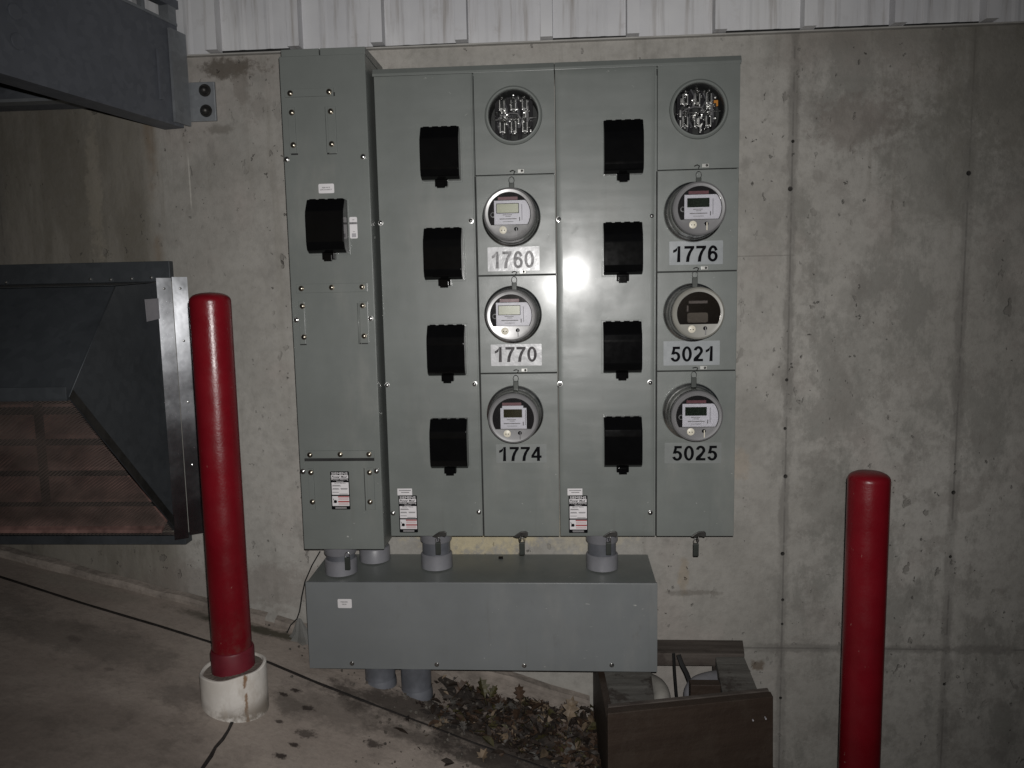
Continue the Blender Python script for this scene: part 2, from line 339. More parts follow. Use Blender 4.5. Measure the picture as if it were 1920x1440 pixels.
def pavement():
    t = NT('old_concrete_pavement'); X, Y, Z = t.xyz()[0:3]
    big = t.noise(1.3, 7, 0.62, dist=0.3); med = t.noise(5, 8, 0.7); fine = t.noise(60, 5, 0.7)
    c = t.mix(t.step(big, 0.32, 0.68), (0.235, 0.195, 0.168), (0.385, 0.33, 0.288))
    c = t.mix(t.step(med, 0.50, 0.68, 0, 0.5), c, (0.115, 0.098, 0.085))
    c = t.mix(t.step(t.noise(9, 6, 0.6), 0.58, 0.72, 0, 0.35), c, (0.30, 0.27, 0.24))
    v = t.n('ShaderNodeTexVoronoi', {'Vector': t.co, 'Scale': 9.0}); sel = t.n('ShaderNodeSeparateColor', {0: v.outputs['Color']})
    nd = t.math('MULTIPLY_ADD', t.noise(24, 6, .7), 0.7, -0.35)
    sp = t.math('MULTIPLY', t.step(t.math('ADD', v.outputs['Distance'], nd), 0.17, 0.08), t.math('GREATER_THAN', sel.outputs[0], 0.72))
    c = t.mix(t.math('MULTIPLY', sp, 0.22), c, (0.10, 0.08, 0.068))
    nb = t.math('MULTIPLY_ADD', t.noise(11, 9, 0.75), 2.6, -1.3)
    nb2 = t.math('MULTIPLY_ADD', t.noise(60, 6, 0.75), 3.2, -1.6)
    def blob(c, px, py, hw, hh, am, col, n_=None):
        q = atg(px, py)
        d = t.math('SQRT', t.math('ADD', t.math('POWER', t.math('DIVIDE', t.math('ADD', X, -q.x), hw), 2.0), t.math('POWER', t.math('DIVIDE', t.math('ADD', Y, -q.y), hh), 2.0)))
        return t.mix(t.math('MULTIPLY', t.step(t.math('ADD', d, n_ or nb), 1.2, 0.5), am), c, col)
    c = blob(c, 480, 1180, .20, .035, .85, (.040, .038, .022)); c = blob(c, 400, 1160, .16, .03, .6, (.05, .045, .03))
    c = blob(c, 780, 1330, .30, .10, .85, (.045, .036, .03)); c = blob(c, 150, 1200, .35, .10, .45, (.10, .088, .075)); c = blob(c, 160, 1100, .2, .05, .5, (.26, .235, .20))
    c = blob(c, 620, 1330, .20, .12, .45, (.08, .066, .056)); c = blob(c, 800, 1385, .18, .05, .6, (.055, .045, .038)); c = blob(c, 930, 1430, .22, .06, .8, (.045, .036, .030)); c = blob(c, 980, 1390, .32, .20, .8, (.04, .032, .027)); c = blob(c, 1300, 1400, .5, .4, .7, (.04, .033, .028))
    c = blob(c, 350, 1300, .10, .08, .5, (.10, .085, .075)); c = blob(c, 540, 1320, .06, .05, .45, (.07, .058, .05)); c = blob(c, 200, 1400, .4, .2, .3, (.12, .10, .085))
    for px, py, r, a in ((532, 1302, .012, .9), (555, 1294, .012, .9), (578, 1328, .016, .85), (525, 1419, .014, .9), (552, 1398, .011, .9), (575, 1377, .022, .7), (700, 1395, .02, .8), (205, 1254, .010, .35), (140, 1198, .02, .35), (523, 1353, .010, .8), (640, 1300, .012, .7), (605, 1240, .02, .5)):
        c = blob(c, px, py, r*1.5, r, a, (.022, .014, .012), nb2)
    c = t.mix(t.step(fine, 0.4, 0.8, 0, 0.25), c, (0.08, 0.07, 0.062))
    t.set(Base_Color=c, Roughness=t.step(med, 0.35, 0.65, 0.75, 0.95), Specular_IOR_Level=0.3)
    t.bump(t.math('ADD', t.math('MULTIPLY', med, 0.7), t.math('MULTIPLY', fine, 0.25)), 0.006)
    return t.m
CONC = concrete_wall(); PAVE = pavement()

def siding_mat():
    t = NT('white_steel_siding'); X, Y, Z = t.xyz()[0:3]
    st = t.step(t.noise(1.0, 6, 0.65, scale=(26, 1, 1.6)), 0.48, 0.75); low = t.step(Z, 2.45, 2.14, 0.12, 0.65)
    c = t.mix(t.step(t.noise(2.2, 5), .3, .7), (0.50, 0.50, 0.52), (0.62, 0.62, 0.63))
    c = t.mix(t.math('MULTIPLY', st, low), c, (0.20, 0.17, 0.14))
    c = t.mix(t.step(t.noise(14, 6, .7), .58, .75, 0, .25), c, (0.24, 0.21, 0.18))
    t.set(Base_Color=c, Roughness=0.5, Specular_IOR_Level=0.3); t.bump(t.noise(6, 3), 0.002); return t.m
def galv(name, a, b, rough=0.45, metal=0.75, sc=38):
    t = NT(name); v = t.n('ShaderNodeTexVoronoi', {'Vector': t.co, 'Scale': float(sc)}); s1 = t.n('ShaderNodeSeparateColor', {0: v.outputs['Color']}).outputs[0]
    c = t.mix(t.math('MULTIPLY_ADD', s1, 0.35, t.math('MULTIPLY', t.noise(3, 6, .6), 0.65)), a, b)
    c = t.mix(t.step(t.noise(5, 7, 0.7), 0.55, 0.7, 0, 0.35), c, tuple(x*0.45 for x in a))
    t.set(Base_Color=c, Metallic=metal, Roughness=t.step(t.noise(7, 5), .3, .7, rough*.85, rough*1.2)); t.bump(t.noise(9, 3), 0.0005); return t.m
SIDING = siding_mat()
GALVD = galv('dark_galvanised_sheet', (0.048, 0.054, 0.061), (0.082, 0.09, 0.10), 0.5, 0.4)
GALV = galv('galvanised_trim', (0.30, 0.31, 0.33), (0.44, 0.45, 0.47), 0.19, 1.0, 60)
STAIRM = galv('galvanised_stair_steel', (0.10, 0.108, 0.125), (0.17, 0.18, 0.205), 0.55, 0.35, 45)
STAIRL = galv('lighter_galvanised_steel', (0.19, 0.20, 0.215), (0.28, 0.295, 0.31), 0.5, 0.4, 55)
LOUV = simple('reddish_louvre_blade', (0.20, 0.115, 0.10), 0.7, 0, 0.6, 9)
MESHM = simple('weathered_mesh_wire', (0.095, 0.072, 0.062), 0.6, 0.1, 0.5, 4)
def redpaint():
    t = NT('red_bollard_sleeve'); X, Y, Z = t.xyz()[0:3]
    c = t.mix(t.step(t.noise(4, 6, .65), .3, .7), (0.112, 0.003, 0.0065), (0.150, 0.005, 0.010))
    c = t.mix(t.math('MULTIPLY', t.step(t.noise(1.0, 6, .7, scale=(16, 16, 1.2)), .55, .75), .35), c, (0.05, 0.006, 0.007))
    c = t.mix(t.step(t.noise(70, 3, .6, scale=(1, 1, .5)), .70, .74, 0, .45), c, (0.30, 0.16, 0.14))
    c = t.mix(t.math('MULTIPLY', t.step(Z, .22, 0.0), t.step(t.noise(14, 7, .7), .42, .62, 0, .6)), c, (0.10, 0.055, 0.045))
    t.set(Base_Color=c, Roughness=t.step(t.noise(7, 6, .7), .35, .7, .24, .42), Specular_IOR_Level=0.38)
    t.bump(t.math('ADD', t.math('MULTIPLY', t.noise(180, 3), .5), t.noise(14, 3)), 0.0009); return t.m
REDP = redpaint(); REDC = simple('faded_red_collar', (0.125, 0.010, 0.018), 0.5, 0, 0.2, 12)
def whitepipe():
    t = NT('stained_white_pipe'); X, Y, Z = t.xyz()[0:3]
    c = t.mix(t.step(t.noise(6, 6, .6), .35, .7), (0.62, 0.58, 0.53), (0.74, 0.71, 0.67))
    ang = t.math('ABSOLUTE', t.math('ADD', X, t.math('MULTIPLY_ADD', t.noise(22, 5, .7), 0.022, -0.066-0.011)))
    m = t.math('MULTIPLY', t.step(ang, 0.0055, 0.0015), t.math('LESS_THAN', Y, 0.0)); m = t.math('MULTIPLY', m, t.step(t.noise(20, 3), .38, .45))
    c = t.mix(t.math('MULTIPLY', m, 0.9), c, (0.20, 0.09, 0.025))
    top = t.math('MULTIPLY', t.step(t.math('ADD', Z, t.math('MULTIPLY', t.noise(24, 4), 0.05)), 0.172, 0.195), t.step(t.noise(15, 5), .46, .6))
    c = t.mix(t.math('MULTIPLY', top, .8), c, (0.22, 0.11, 0.05))
    c = t.mix(t.math('MULTIPLY', t.step(Z, 0.055, 0.0, .1, .9), t.step(t.noise(16, 7, .7), .40, .58, .15, 1.0)), c, (0.20, 0.17, 0.14))
    c = t.mix(t.step(t.noise(9, 7, .7, scale=(1, 1, .4)), .54, .66, 0, .35), c, (0.36, 0.30, 0.24))
    t.set(Base_Color=c, Roughness=0.55); t.bump(t.noise(20, 4), 0.001); return t.m
WPIPE = whitepipe()
def wood(name, a, b, dirt, amt, rough=0.75, sc=(1.5, 14, 14)):
    t = NT(name); g = t.noise(2.4, 7, .65, scale=sc, dist=.5)
    c = t.mix(t.step(g, .3, .7), a, b); c = t.mix(t.step(t.noise(7, 7, .7), .50, .62, 0, amt), c, dirt)
    t.set(Base_Color=c, Roughness=rough, Specular_IOR_Level=.3); t.bump(t.noise(30, 6, .7), .003); return t.m
BROWN = wood('dark_brown_painted_timber', (0.027, 0.0175, 0.0125), (0.037, 0.025, 0.018), (0.06, 0.048, 0.038), .22, .6, (.6, 6, 18))
WEATH = wood('weathered_grey_board', (0.075, 0.07, 0.063), (0.145, 0.14, 0.128), (0.028, 0.02, 0.016), .8, .85)
DKWOOD = wood('damp_brown_board', (0.052, 0.042, 0.036), (0.092, 0.078, 0.068), (0.03, 0.021, 0.018), .6, .8)
SOIL = simple('dark_soil', (0.035, 0.027, 0.022), 0.95, 0, .5, 22, 0.01, 40)
LEAFM = [simple('dead_leaf_'+k, c_, .65, 0, .35, 40) for k, c_ in (('brown', (.046, .026, .015)), ('dark', (.020, .013, .009)), ('tan', (.13, .095, .062)), ('olive', (.042, .036, .011)), ('grey', (.09, .083, .075)))]
GROUT = simple('mortar_fill', (0.15, 0.125, 0.105), 0.95, 0, .35, 25, .004, 60)
JOINTM = simple('black_joint_sealant', (0.014, 0.011, 0.010), 0.6, 0, .4, 20, .002, 60)
LEDGE = simple('pinkish_footing_concrete', (0.20, 0.172, 0.150), 0.9, 0, .35, 9, .006, 50)
CABLE = simple('black_cable_rubber', (0.010, 0.010, 0.010), 0.5)
WRAP = NT('dusty_clear_film').set(Base_Color=(.20, .20, .19), Roughness=.6, Alpha=.55, Specular_IOR_Level=.3).m
TAG = simple('grey_paper_tag', (0.30, 0.29, 0.31), .6)

# ------------------------------------------------------------------ ground
JA, JB = atg(600, 1283), atg(1000, 1432)
def yj(X): return JA.y + (JB.y-JA.y)*(X-JA.x)/(JB.x-JA.x)
def cl(v): return max(0.0, min(1.0, v))
def groundz(X, Y):      # the slab, with a shallow eroded dip between joint and wall under the trough
    dep = .065*cl((X+.50)/.18)*cl((Y-yj(X)-.03)/.16)*(1 if X < 1.2 else 0)
    wv = 0.006*noise.noise(Vector((X*1.7, Y*1.7, 0))) if abs(X) < 4 and 0 < Y < 2.6 else 0
    return gz(X, Y) - dep + wv
def soilz(X, Y):
    m = cl((X+.62)/.40)*cl((Y-yj(X)+.04)/.22)
    return groundz(X, Y) - .010 + m*(.026 + .022*noise.noise(Vector((X*7, Y*7, 0)))) + (.010+.012*m)*noise.noise(Vector((X*22, Y*22, 1)))
def ground():
    xs = [-40, -20, -10, -6] + [-4 + i*0.08 for i in range(0, 41)] + [-.78 + i*.04 for i in range(0, 52)] + [1.32 + i*.1 for i in range(26)] + [4, 6, 10, 20, 40]
    ys = [-60, -30, -15, -8, -4, -2] + [0 + i*0.1 for i in range(0, 19)] + [1.88 + i*.04 for i in range(0, 21)] + [2.75, 3.2, 6]
    b = B(); g = [[b.bm.verts.new((x, y, groundz(x, y))) for x in xs] for y in ys]
    for j in range(len(ys)-1):
        for i in range(len(xs)-1):
            f = b.bm.faces.new((g[j][i], g[j][i+1], g[j+1][i+1], g[j+1][i])); f.smooth = True
    b.obj('ground', PAVE, kind='structure', label='sloping stained concrete pavement falling to the right')
ground()
def strip(pts, wd, name, mat, dz=0.004, Y0=False, **kw):
    b = B(); L = []
    for i, p in enumerate(pts):
        d = (pts[min(i+1, len(pts)-1)] - pts[max(i-1, 0)]).normalized(); nrm = Vector((-d.y, d.x, 0)).normalized()
        ww = wd[i] if isinstance(wd, list) else wd
        L.append([Vector((q.x, q.y, max(groundz(q.x, q.y), soilz(q.x, q.y)+.003 if q.x > -.6 and Y0 else -9) + h)) for q, h in ((p + nrm*ww, -.01), (p + nrm*ww*.7, dz), (p - nrm*ww*.7, dz), (p - nrm*ww, -.01))])
    for a, c in zip(L, L[1:]):
        for k in range(3): b.face([a[k], a[k+1], c[k+1], c[k]])
    return b.obj(name, mat, **kw)
# expansion joint: follows the photographed joint across the slab
jp = [(-700, 830), (-300, 975), (0, 1083), (150, 1130), (300, 1175), (400, 1207), (505, 1243), (600, 1283), (700, 1322), (800, 1360), (900, 1399), (1010, 1437), (1250, 1525)]
jpts = []
for (a, b_), (c, d) in zip(jp, jp[1:]):
    for k in range(8):
        p = atg(a + (c-a)*k/8, b_ + (d-b_)*k/8); jpts.append(p)
random.seed(3)
strip(jpts, [0.0055*(1.0 if p.x < -0.6 else 0.6)*random.uniform(.85, 1.2) for p in jpts], 'expansion_joint', JOINTM, Y0=True, kind='structure', label='black sealed joint running across the slab')
cr = [(438, 1350), (428, 1372), (418, 1388), (404, 1404), (396, 1420), (382, 1440), (362, 1475), (335, 1530), (300, 1600)]
strip([atg(*p) for p in cr], [.006, .0045, .006, .005, .007, .006, .006, .006, .006], 'slab_crack', JOINTM, dz=.003, kind='structure', label='dark crack from the white pipe towards the viewer')

# ------------------------------------------------------------------ concrete wall
b = B()
b.face([(-9, WALL, -3.5), (9, WALL, -3.5), (9, WALL, 2.150), (-9, WALL, 2.150)])
b.face([(-9, WALL, 2.150), (9, WALL, 2.150), (9, WALL+.3, 2.150), (-9, WALL+.3, 2.150)])
b.face([(-9, WALL+.3, -3.5), (-9, WALL, -3.5), (-9, WALL, 2.15), (-9, WALL+.3, 2.15)])
b.face([(9, WALL+.3, -3.5), (9, WALL, -3.5), (9, WALL, 2.15), (9, WALL+.3, 2.15)])
b.face([(-9, WALL+.3, -3.5), (9, WALL+.3, -3.5), (9, WALL+.3, 2.15), (-9, WALL+.3, 2.15)])
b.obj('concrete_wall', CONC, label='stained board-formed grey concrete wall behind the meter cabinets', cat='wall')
# footing ledge along the wall base
random.seed(11)
b = B(); prev = None
x = -3.4
while x < 0.12:
    zt = GA + GB*x + 0.026 + 0.012*noise.noise(Vector((x*5, 0, 3))); yo = WALL - 0.028 - 0.012*noise.noise(Vector((x*6, 2, 0)))
    if x > -0.75: zt += 0.02*math.sin((x+.75)*4)
    cur = [Vector((x, WALL-0.0015, zt+.006)), Vector((x, yo, zt)), Vector((x, yo-.006, zt-.012)), Vector((x, yo-.004, GA+GB*x-.12))]
    if prev and not (-1.075 < x < -1.03):
        for k in range(3): b.face([prev[k], prev[k+1], cur[k+1], cur[k]], True)
    prev = cur; x += 0.035
b.obj('footing_ledge', LEDGE, kind='structure', label='broken pinkish mortar lip along the foot of the wall')
# soil bank by the leaves
b = B(); G_ = []
for j in range(63):
    row = []
    for i in range(90):
        X = -0.64 + i*0.015; Y = 1.73 + j*0.015
        h = soilz(X, Y)
        row.append(b.bm.verts.new((X, Y, h)))
    G_.append(row)
for j in range(62):
    for i in range(89):
        f = b.bm.faces.new((G_[j][i], G_[j][i+1], G_[j+1][i+1], G_[j+1][i])); f.smooth = True
b.obj('soil_bank', SOIL, kind='structure', label='dark damp soil banked against the wall')

# ------------------------------------------------------------------ siding
SD = thing('metal_siding', 'white ribbed steel siding above the concrete wall', 'siding', (0, WALL, 2.15))
b = B(); b.box(-9, 9, WALL+.02, WALL+.28, 2.151, 6.0); b.obj('backing_wall', SLOT, SD)
P0 = -1.151 - 0.282*18
bot = {}
random.seed(5)
for pnl in range(0, 20):
    b = B(); prof = []
    for k in range(3):
        c0 = P0 + (pnl*3+k)*0.282
        prof += [(c0-.023, 0), (c0-.0215, .042), (c0+.0175, .042), (c0+.019, 0)]
        for q in (0.094, 0.188): prof += [(c0+q-.018, 0), (c0+q-.008, .0025), (c0+q+.002, .0025), (c0+q+.012, 0)]
    prof.append((P0+(pnl*3+3)*0.282-.023, 0))
    z0 = 2.1485 + random.choice((.0, .0, .001, .006, .007)); tilt = random.uniform(-.006, .006)
    z0 = 2.149; gaps = [random.random() < .5 for _ in range(3)]
    for k in range(3):
        c0 = P0 + (pnl*3+k)*0.282; zc_ = z0 + tilt*k*.28
        b.face([(c0-.023, WALL-.0121, zc_+.001), (c0-.0215, WALL-.0538, zc_+.001), (c0+.0175, WALL-.0538, zc_+.001), (c0+.019, WALL-.0121, zc_+.001)])
    for (xa, ya), (xb, yb) in zip(prof, prof[1:]):
        kk = min(2, max(0, int(((xa+xb)/2 - P0-pnl*.846)/.282))); up = .0075 if (gaps[kk] and ya < .01 and yb < .01) else 0
        za = z0 + up + tilt*(xa-P0-pnl*.846); zb = z0 + up + tilt*(xb-P0-pnl*.846)
        b.face([(xa, WALL-.012-ya, za), (xb, WALL-.012-yb, zb), (xb, WALL-.012-yb, 6), (xa, WALL-.012-ya, 6)])
    b.obj('siding_panel', SIDING, SD)
b = B(); b.box(-9, 9, WALL-.020, WALL+.02, 2.1425, 2.1475, .001); b.obj('base_trim', simple('grey_base_trim', (.33, .32, .30), .6), SD)

# ------------------------------------------------------------------ stair stringer and landing
z_b = 1.909
pw = Vector((-1.266, WALL-.012, z_b)); pf = atz(0, 131, z_b)
dv = (pf - pw); dv.z = 0; dv.normalize(); nv_ = Vector((-dv.y, dv.x, 0))
if nv_.x > 0: nv_ = -nv_          # points left, away from the viewer's side
ST = thing('stair_stringer', 'grey galvanised steel channel stringer bolted to the wall, upper left', 'stair beam', (-1.288, WALL, z_b))
L_ = 2.3; zt_ = 2.232
p0 = pw + dv*.03; p1 = pw + dv*L_
b = B(); b.prism([p0, p1, p1+Vector((0, 0, zt_-z_b)), p0+Vector((0, 0, zt_-z_b))], nv_*.007); b.obj('web', STAIRM, ST)
for nm, zz in (('bottom_flange', z_b-.009), ('top_flange', zt_)):
    b = B(); o_ = -nv_*.003
    b.prism([p0+o_+Vector((0, 0, zz-z_b)), p1+o_+Vector((0, 0, zz-z_b)), p1+nv_*.075+Vector((0, 0, zz-z_b)), p0+nv_*.075+Vector((0, 0, zz-z_b))], (0, 0, .0088)); b.obj(nm, STAIRL if nm[0] == 't' else STAIRM, ST)
# end angle
b = B(); q = pw + dv*.005
b.prism([q-nv_*.0035, q+dv*.075-nv_*.0035, q+dv*.075-nv_*.0135, q-nv_*.0135], (0, 0, zt_-z_b-.02)); b.obj('end_angle', STAIRL, ST)
b = B(); q2 = pw + dv*.13
b.prism([q2-nv_*.0035, q2+dv*.01-nv_*.0035, q2+dv*.01-nv_*.012, q2-nv_*.012], (0, 0, .16)); b.obj('stiffener', STAIRM, ST).location.z += .06
b = B(); b.box(-1.262, -1.168, WALL-.012, WALL-.001, 1.927, 2.058, .003); wp = b.obj('wall_plate', STAIRL, ST)
for zz in (2.029, 1.961):
    b = B(); cc = (-1.202, WALL-.012, zz)
    b.lathe([(.021, 0), (.021, .003), (.0205, .0035)], cc, n=24, cap1=True); b.lathe([(.0145, .003), (.0145, .011), (.011, .017), (.006, .021), (.0, .0215)], cc, n=14)
    b.obj('anchor_bolt', DKSTEEL, ST)
for (px, py), r in (((28, 22), .021), ((34, 78), .022)):
    u = (atz(px, py, z_b) if False else None)
    # dull bolt marks on the web
    x_, f_, z_ = ray(px, py); A = p0; nn = Vector((nv_.x, nv_.y, 0)); t_ = (A-EYE).dot(nn)/Vector((x_, f_, z_)).dot(nn); c_ = EYE + Vector((x_, f_, z_))*t_
    b = B(); b.lathe([(r, -.001), (r, .002), (r*.9, .003)], c_, ax=-nn, n=20, cap1=True); b.obj('rivet_head', STAIRM, ST)
# guard rail standing on the stringer
GR = thing('guard_rail', 'grey steel guard rail standing on the stair channel at the upper left edge', 'railing', pw + Vector((0, 0, zt_-z_b+.009)))
zr0 = zt_ + .0095
for k, s_ in enumerate((.035, .155, .275, .395, .515, .635, .755, .875, .995, 1.115)):
    c0 = pw + dv*s_ + nv_*.03; hw = .019 if k % 4 == 0 else .008
    b = B(); b.prism([c0+dv*hw+nv_*hw, c0-dv*hw+nv_*hw, c0-dv*hw-nv_*hw, c0+dv*hw-nv_*hw], (0, 0, 1.0)); b.obj('post' if k % 4 == 0 else 'baluster', STAIRL, GR).location.z = zr0 - (zt_+.009)
b = B(); c0 = pw + nv_*.03 + Vector((0, 0, zt_-z_b+.065)); c1 = c0 + dv*1.2
b.prism([c0+nv_*.012, c1+nv_*.012, c1-nv_*.0195, c0-nv_*.0195], (0, 0, .028)); b.obj('bottom_rail', STAIRM, GR)
b = B(); b.tube([c0+Vector((0, 0, .98)), c1+Vector((0, 0, .98))], .02, 12); b.obj('handrail', STAIRM, GR)
LD = thing('stair_landing', 'dark underside of a steel landing behind the stringer, upper left corner', 'landing', (-2.2, WALL, 2.0))
b = B(); b.box(-3.6, -1.42, WALL-.075, WALL-.001, 1.985, 2.20, .002); b.obj('ledger_channel', STAIRM, LD)
b = B(); b.box(-3.6, -1.42, WALL-.12, WALL-.076, 1.985, 1.995); b.obj('ledger_flange', STAIRL, LD)
b = B(); b.face([(-3.6, WALL-.08, 2.205), (-1.45, WALL-.08, 2.205), (-1.9, .9, 2.205), (-3.6, .9, 2.205)]); b.face([(-3.6, WALL-.08, 2.24), (-1.45, WALL-.08, 2.24), (-1.9, .9, 2.24), (-3.6, .9, 2.24)]); b.obj('deck', STAIRM, LD)
for yy in (2.0, 1.5):
    b = B(); b.box(-3.6, -1.6, yy, yy+.05, 2.10, 2.203); b.obj('joist', STAIRM, LD)

# ------------------------------------------------------------------ intake hood
HX = -1.392           # side plane
H = thing('intake_hood', 'dark sheet-metal intake hood with mesh underside on the left wall', 'vent hood', (-2.1, WALL, .40))
T0 = Vector((HX, WALL-.03, 1.378)); T1 = atx(215, 537, HX)
AP = atx(128, 745, HX); BT = Vector((HX, WALL-.03, at(345, 1003, WALL-.03).z))
XL = -4.2
b = B(); b.prism([T0, T1, AP, BT], (-.002, 0, 0)); b.obj('side_panel', GALVD, H)
def ext(p): return Vector((XL, p.y, p.z))
b = B(); b.prism([T0+Vector((-.003, 0, .002)), T1+Vector((-.003, 0, .002)), ext(T1)+Vector((0, 0, .002)), ext(T0)+Vector((0, 0, .002))], (0, 0, .0015)); b.obj('top_panel', GALVD, H)
b = B(); o = Vector((-.003, 0, 0)); b.prism([T1+o, AP+o, ext(AP), ext(T1)], (0, .0018, 0)); b.obj('front_panel', GALVD, H)
b = B(); b.box(XL, HX-.003, AP.y-.004, AP.y+.004, AP.z-.006, AP.z+.030, .001); b.box(XL, HX-.004, AP.y-.001, AP.y+.03, AP.z-.010, AP.z-.0065); b.obj('drip_lip', GALVD, H)
# wall flange above, screws
b = B(); b.box(XL, -1.363, WALL-.028, WALL-.001, 1.381, 1.452, .002); b.obj('top_flange', GALVD, H)
for px, py in ((208, 523), (247, 518), (284, 519), (10, 508), (170, 525)):
    p = at(px, py, WALL-.028); b = B(); b.lathe([(.0055, 0), (.005, .003), (.0, .0045)], (p.x, WALL-.029, 1.388 + random.uniform(0, .01)), n=10); b.obj('screw', CHROME, H)
# bright corner trim: two strips turned towards the open yard
zb_ = .452; zt2 = 1.392
def vstrip(xa, ya, xb, yb, z0, z1, th=.0022):
    b = B(); d = Vector((xb-xa, yb-ya, 0)).normalized(); n_ = Vector((-d.y, d.x, 0))
    b.prism([(xa, ya, z0), (xb, yb, z0), (xb, yb, z1), (xa, ya, z1)], n_*th, 0); return b
vstrip(HX+.0005, WALL-.071, HX+.040, WALL-.044, zb_, zt2).obj('corner_trim', GALV, H)
vstrip(HX+.0425, WALL-.0435, HX+.0845, WALL-.0165, zb_+.01, zt2+.003).obj('corner_trim', GALV, H)
for zz in (1.355, 1.17, .95, .72):
    b = B(); b.lathe([(.0045, 0), (.004, .0025), (0, .0035)], (HX+.064, WALL-.030, zz), ax=(.54, -.84, 0), n=10); b.obj('screw', STEEL, H)
b = B(); b.lathe([(.0045, 0), (.004, .0025), (0, .0035)], (HX+.02, WALL-.0575, 1.355), ax=(.54, -.84, 0), n=10); b.obj('screw', STEEL, H)
# diagonal fold seams and lower edge frame
b = B(); b.tube([T1+Vector((.002, 0, 0)), AP+Vector((.002, 0, 0))], .0016, 6); b.obj('fold_seam', GALVD, H)
b = B(); d = (BT-AP).normalized(); n2 = Vector((0, -d.z, d.y))
if n2.z > 0: n2 = -n2
b.prism([AP+Vector((.003, 0, 0)), BT+Vector((.003, 0, 0)), BT+Vector((.003, 0, 0))-n2*.028, AP+Vector((.003, 0, 0))-n2*.028], (-.0009, 0, 0)); b.obj('edge_angle', DKSTEEL, H)
b = B(); b.box(XL, HX+.03, WALL-.05, WALL-.001, BT.z-.030, BT.z+.002, .002); b.obj('bottom_flange', GALVD, H)
# wire mesh on the sloping underside
b = B(); A0 = AP + Vector((-.008, .012, -.004)); B0 = BT + Vector((-.008, -.012, 0.004)); sl = (B0-A0); Ls = sl.length; sd = sl/Ls
wd_ = 1.35; pit = .015; nrm = Vector((1, 0, 0)).cross(sd).normalized()
def bar(b, p, q, r):
    d = (q-p).normalized(); a = d.cross(nrm).normalized()*r; c = nrm*r
    b.face([p+a, q+a, q-c, p-c]); b.face([p-a, q-a, q-c, p-c]); b.face([p+a, q+a, q-a, p-a])
def clipline(k, sgn):
    # line x = k + sgn*0.75*s in the (x: 0..wd, s: 0..Ls) rectangle
    m = 1.25*sgn; s0, s1 = 0, Ls
    lo, hi = sorted(((0-k)/m, (wd_-k)/m)); s0 = max(0, lo); s1 = min(Ls, hi)
    if s1-s0 < .004: return None
    return (k+m*s0, s0), (k+m*s1, s1)
k = -1.25*Ls
while k < wd_ + 1.25*Ls:
    for sg in (1, -1):
        q = clipline(k, sg)
        if q: bar(b, A0 + Vector((-q[0][0], 0, 0)) + sd*q[0][1], A0 + Vector((-q[1][0], 0, 0)) + sd*q[1][1], .0010)
    k += pit
b.obj('wire_mesh', MESHM, H, fix=False)
# louvre blades and posts behind the mesh
b = B(); b.face([(XL, WALL-.008, BT.z+.01), (HX-.02, WALL-.008, BT.z+.01), (HX-.02, WALL-.008, 1.30), (XL, WALL-.008, 1.30)]); b.obj('louvre_backing', SLOT, H)
for zz in [0.50 + .115*i for i in range(7)]:
    b = B(); b.prism([(XL, WALL-.012, zz+.062), (XL, WALL-.10, zz), (XL, WALL-.10, zz-.012), (XL, WALL-.012, zz+.05)], (HX-.03-XL, 0, 0)); b.obj('louvre_blade', LOUV, H)
for xx in (-1.83, -2.3):
    b = B(); b.box(xx-.010, xx+.010, WALL-.125, WALL-.105, .60, 1.20); b.obj('mullion', DKSTEEL, H)
p = at(270, 575, 2.5)
b = B(); b.prism([(HX+.003, 2.492, 1.318), (HX+.003, 2.592, 1.322), (HX+.003, 2.592, 1.252), (HX+.003, 2.496, 1.243)], (-.0007, 0, 0)); b.obj('paper_tag', TAG, H)

# ------------------------------------------------------------------ electrical gear helpers
def screw(b, x, z, y, r=.0065, col=None):
    b.lathe([(r*1.35, 0), (r*1.35, .001), (r, .0012), (r, .003), (r*.7, .0048), (0, .0055)], (x, y, z), n=14)
def screws(name, pts, y, mat, parent, r=.0065):
    for px, py in pts:
        p = at(px, py, y); b = B(); screw(b, p.x, p.z, y, r); b.obj(name, mat, parent)
def rect(b, x0, x1, z0, z1, y, cr=0.0, th=.0006):
    if cr:
        pts = []
        for cx, cz, a0 in ((x1-cr, z1-cr, 0), (x0+cr, z1-cr, 90), (x0+cr, z0+cr, 180), (x1-cr, z0+cr, 270)):
            for k in range(5): a = rad(a0+k*22.5); pts.append((cx+cr*math.cos(a), y, cz+cr*math.sin(a)))
    else: pts = [(x0, y, z0), (x1, y, z0), (x1, y, z1), (x0, y, z1)]
    b.prism(pts, (0, -th, 0))
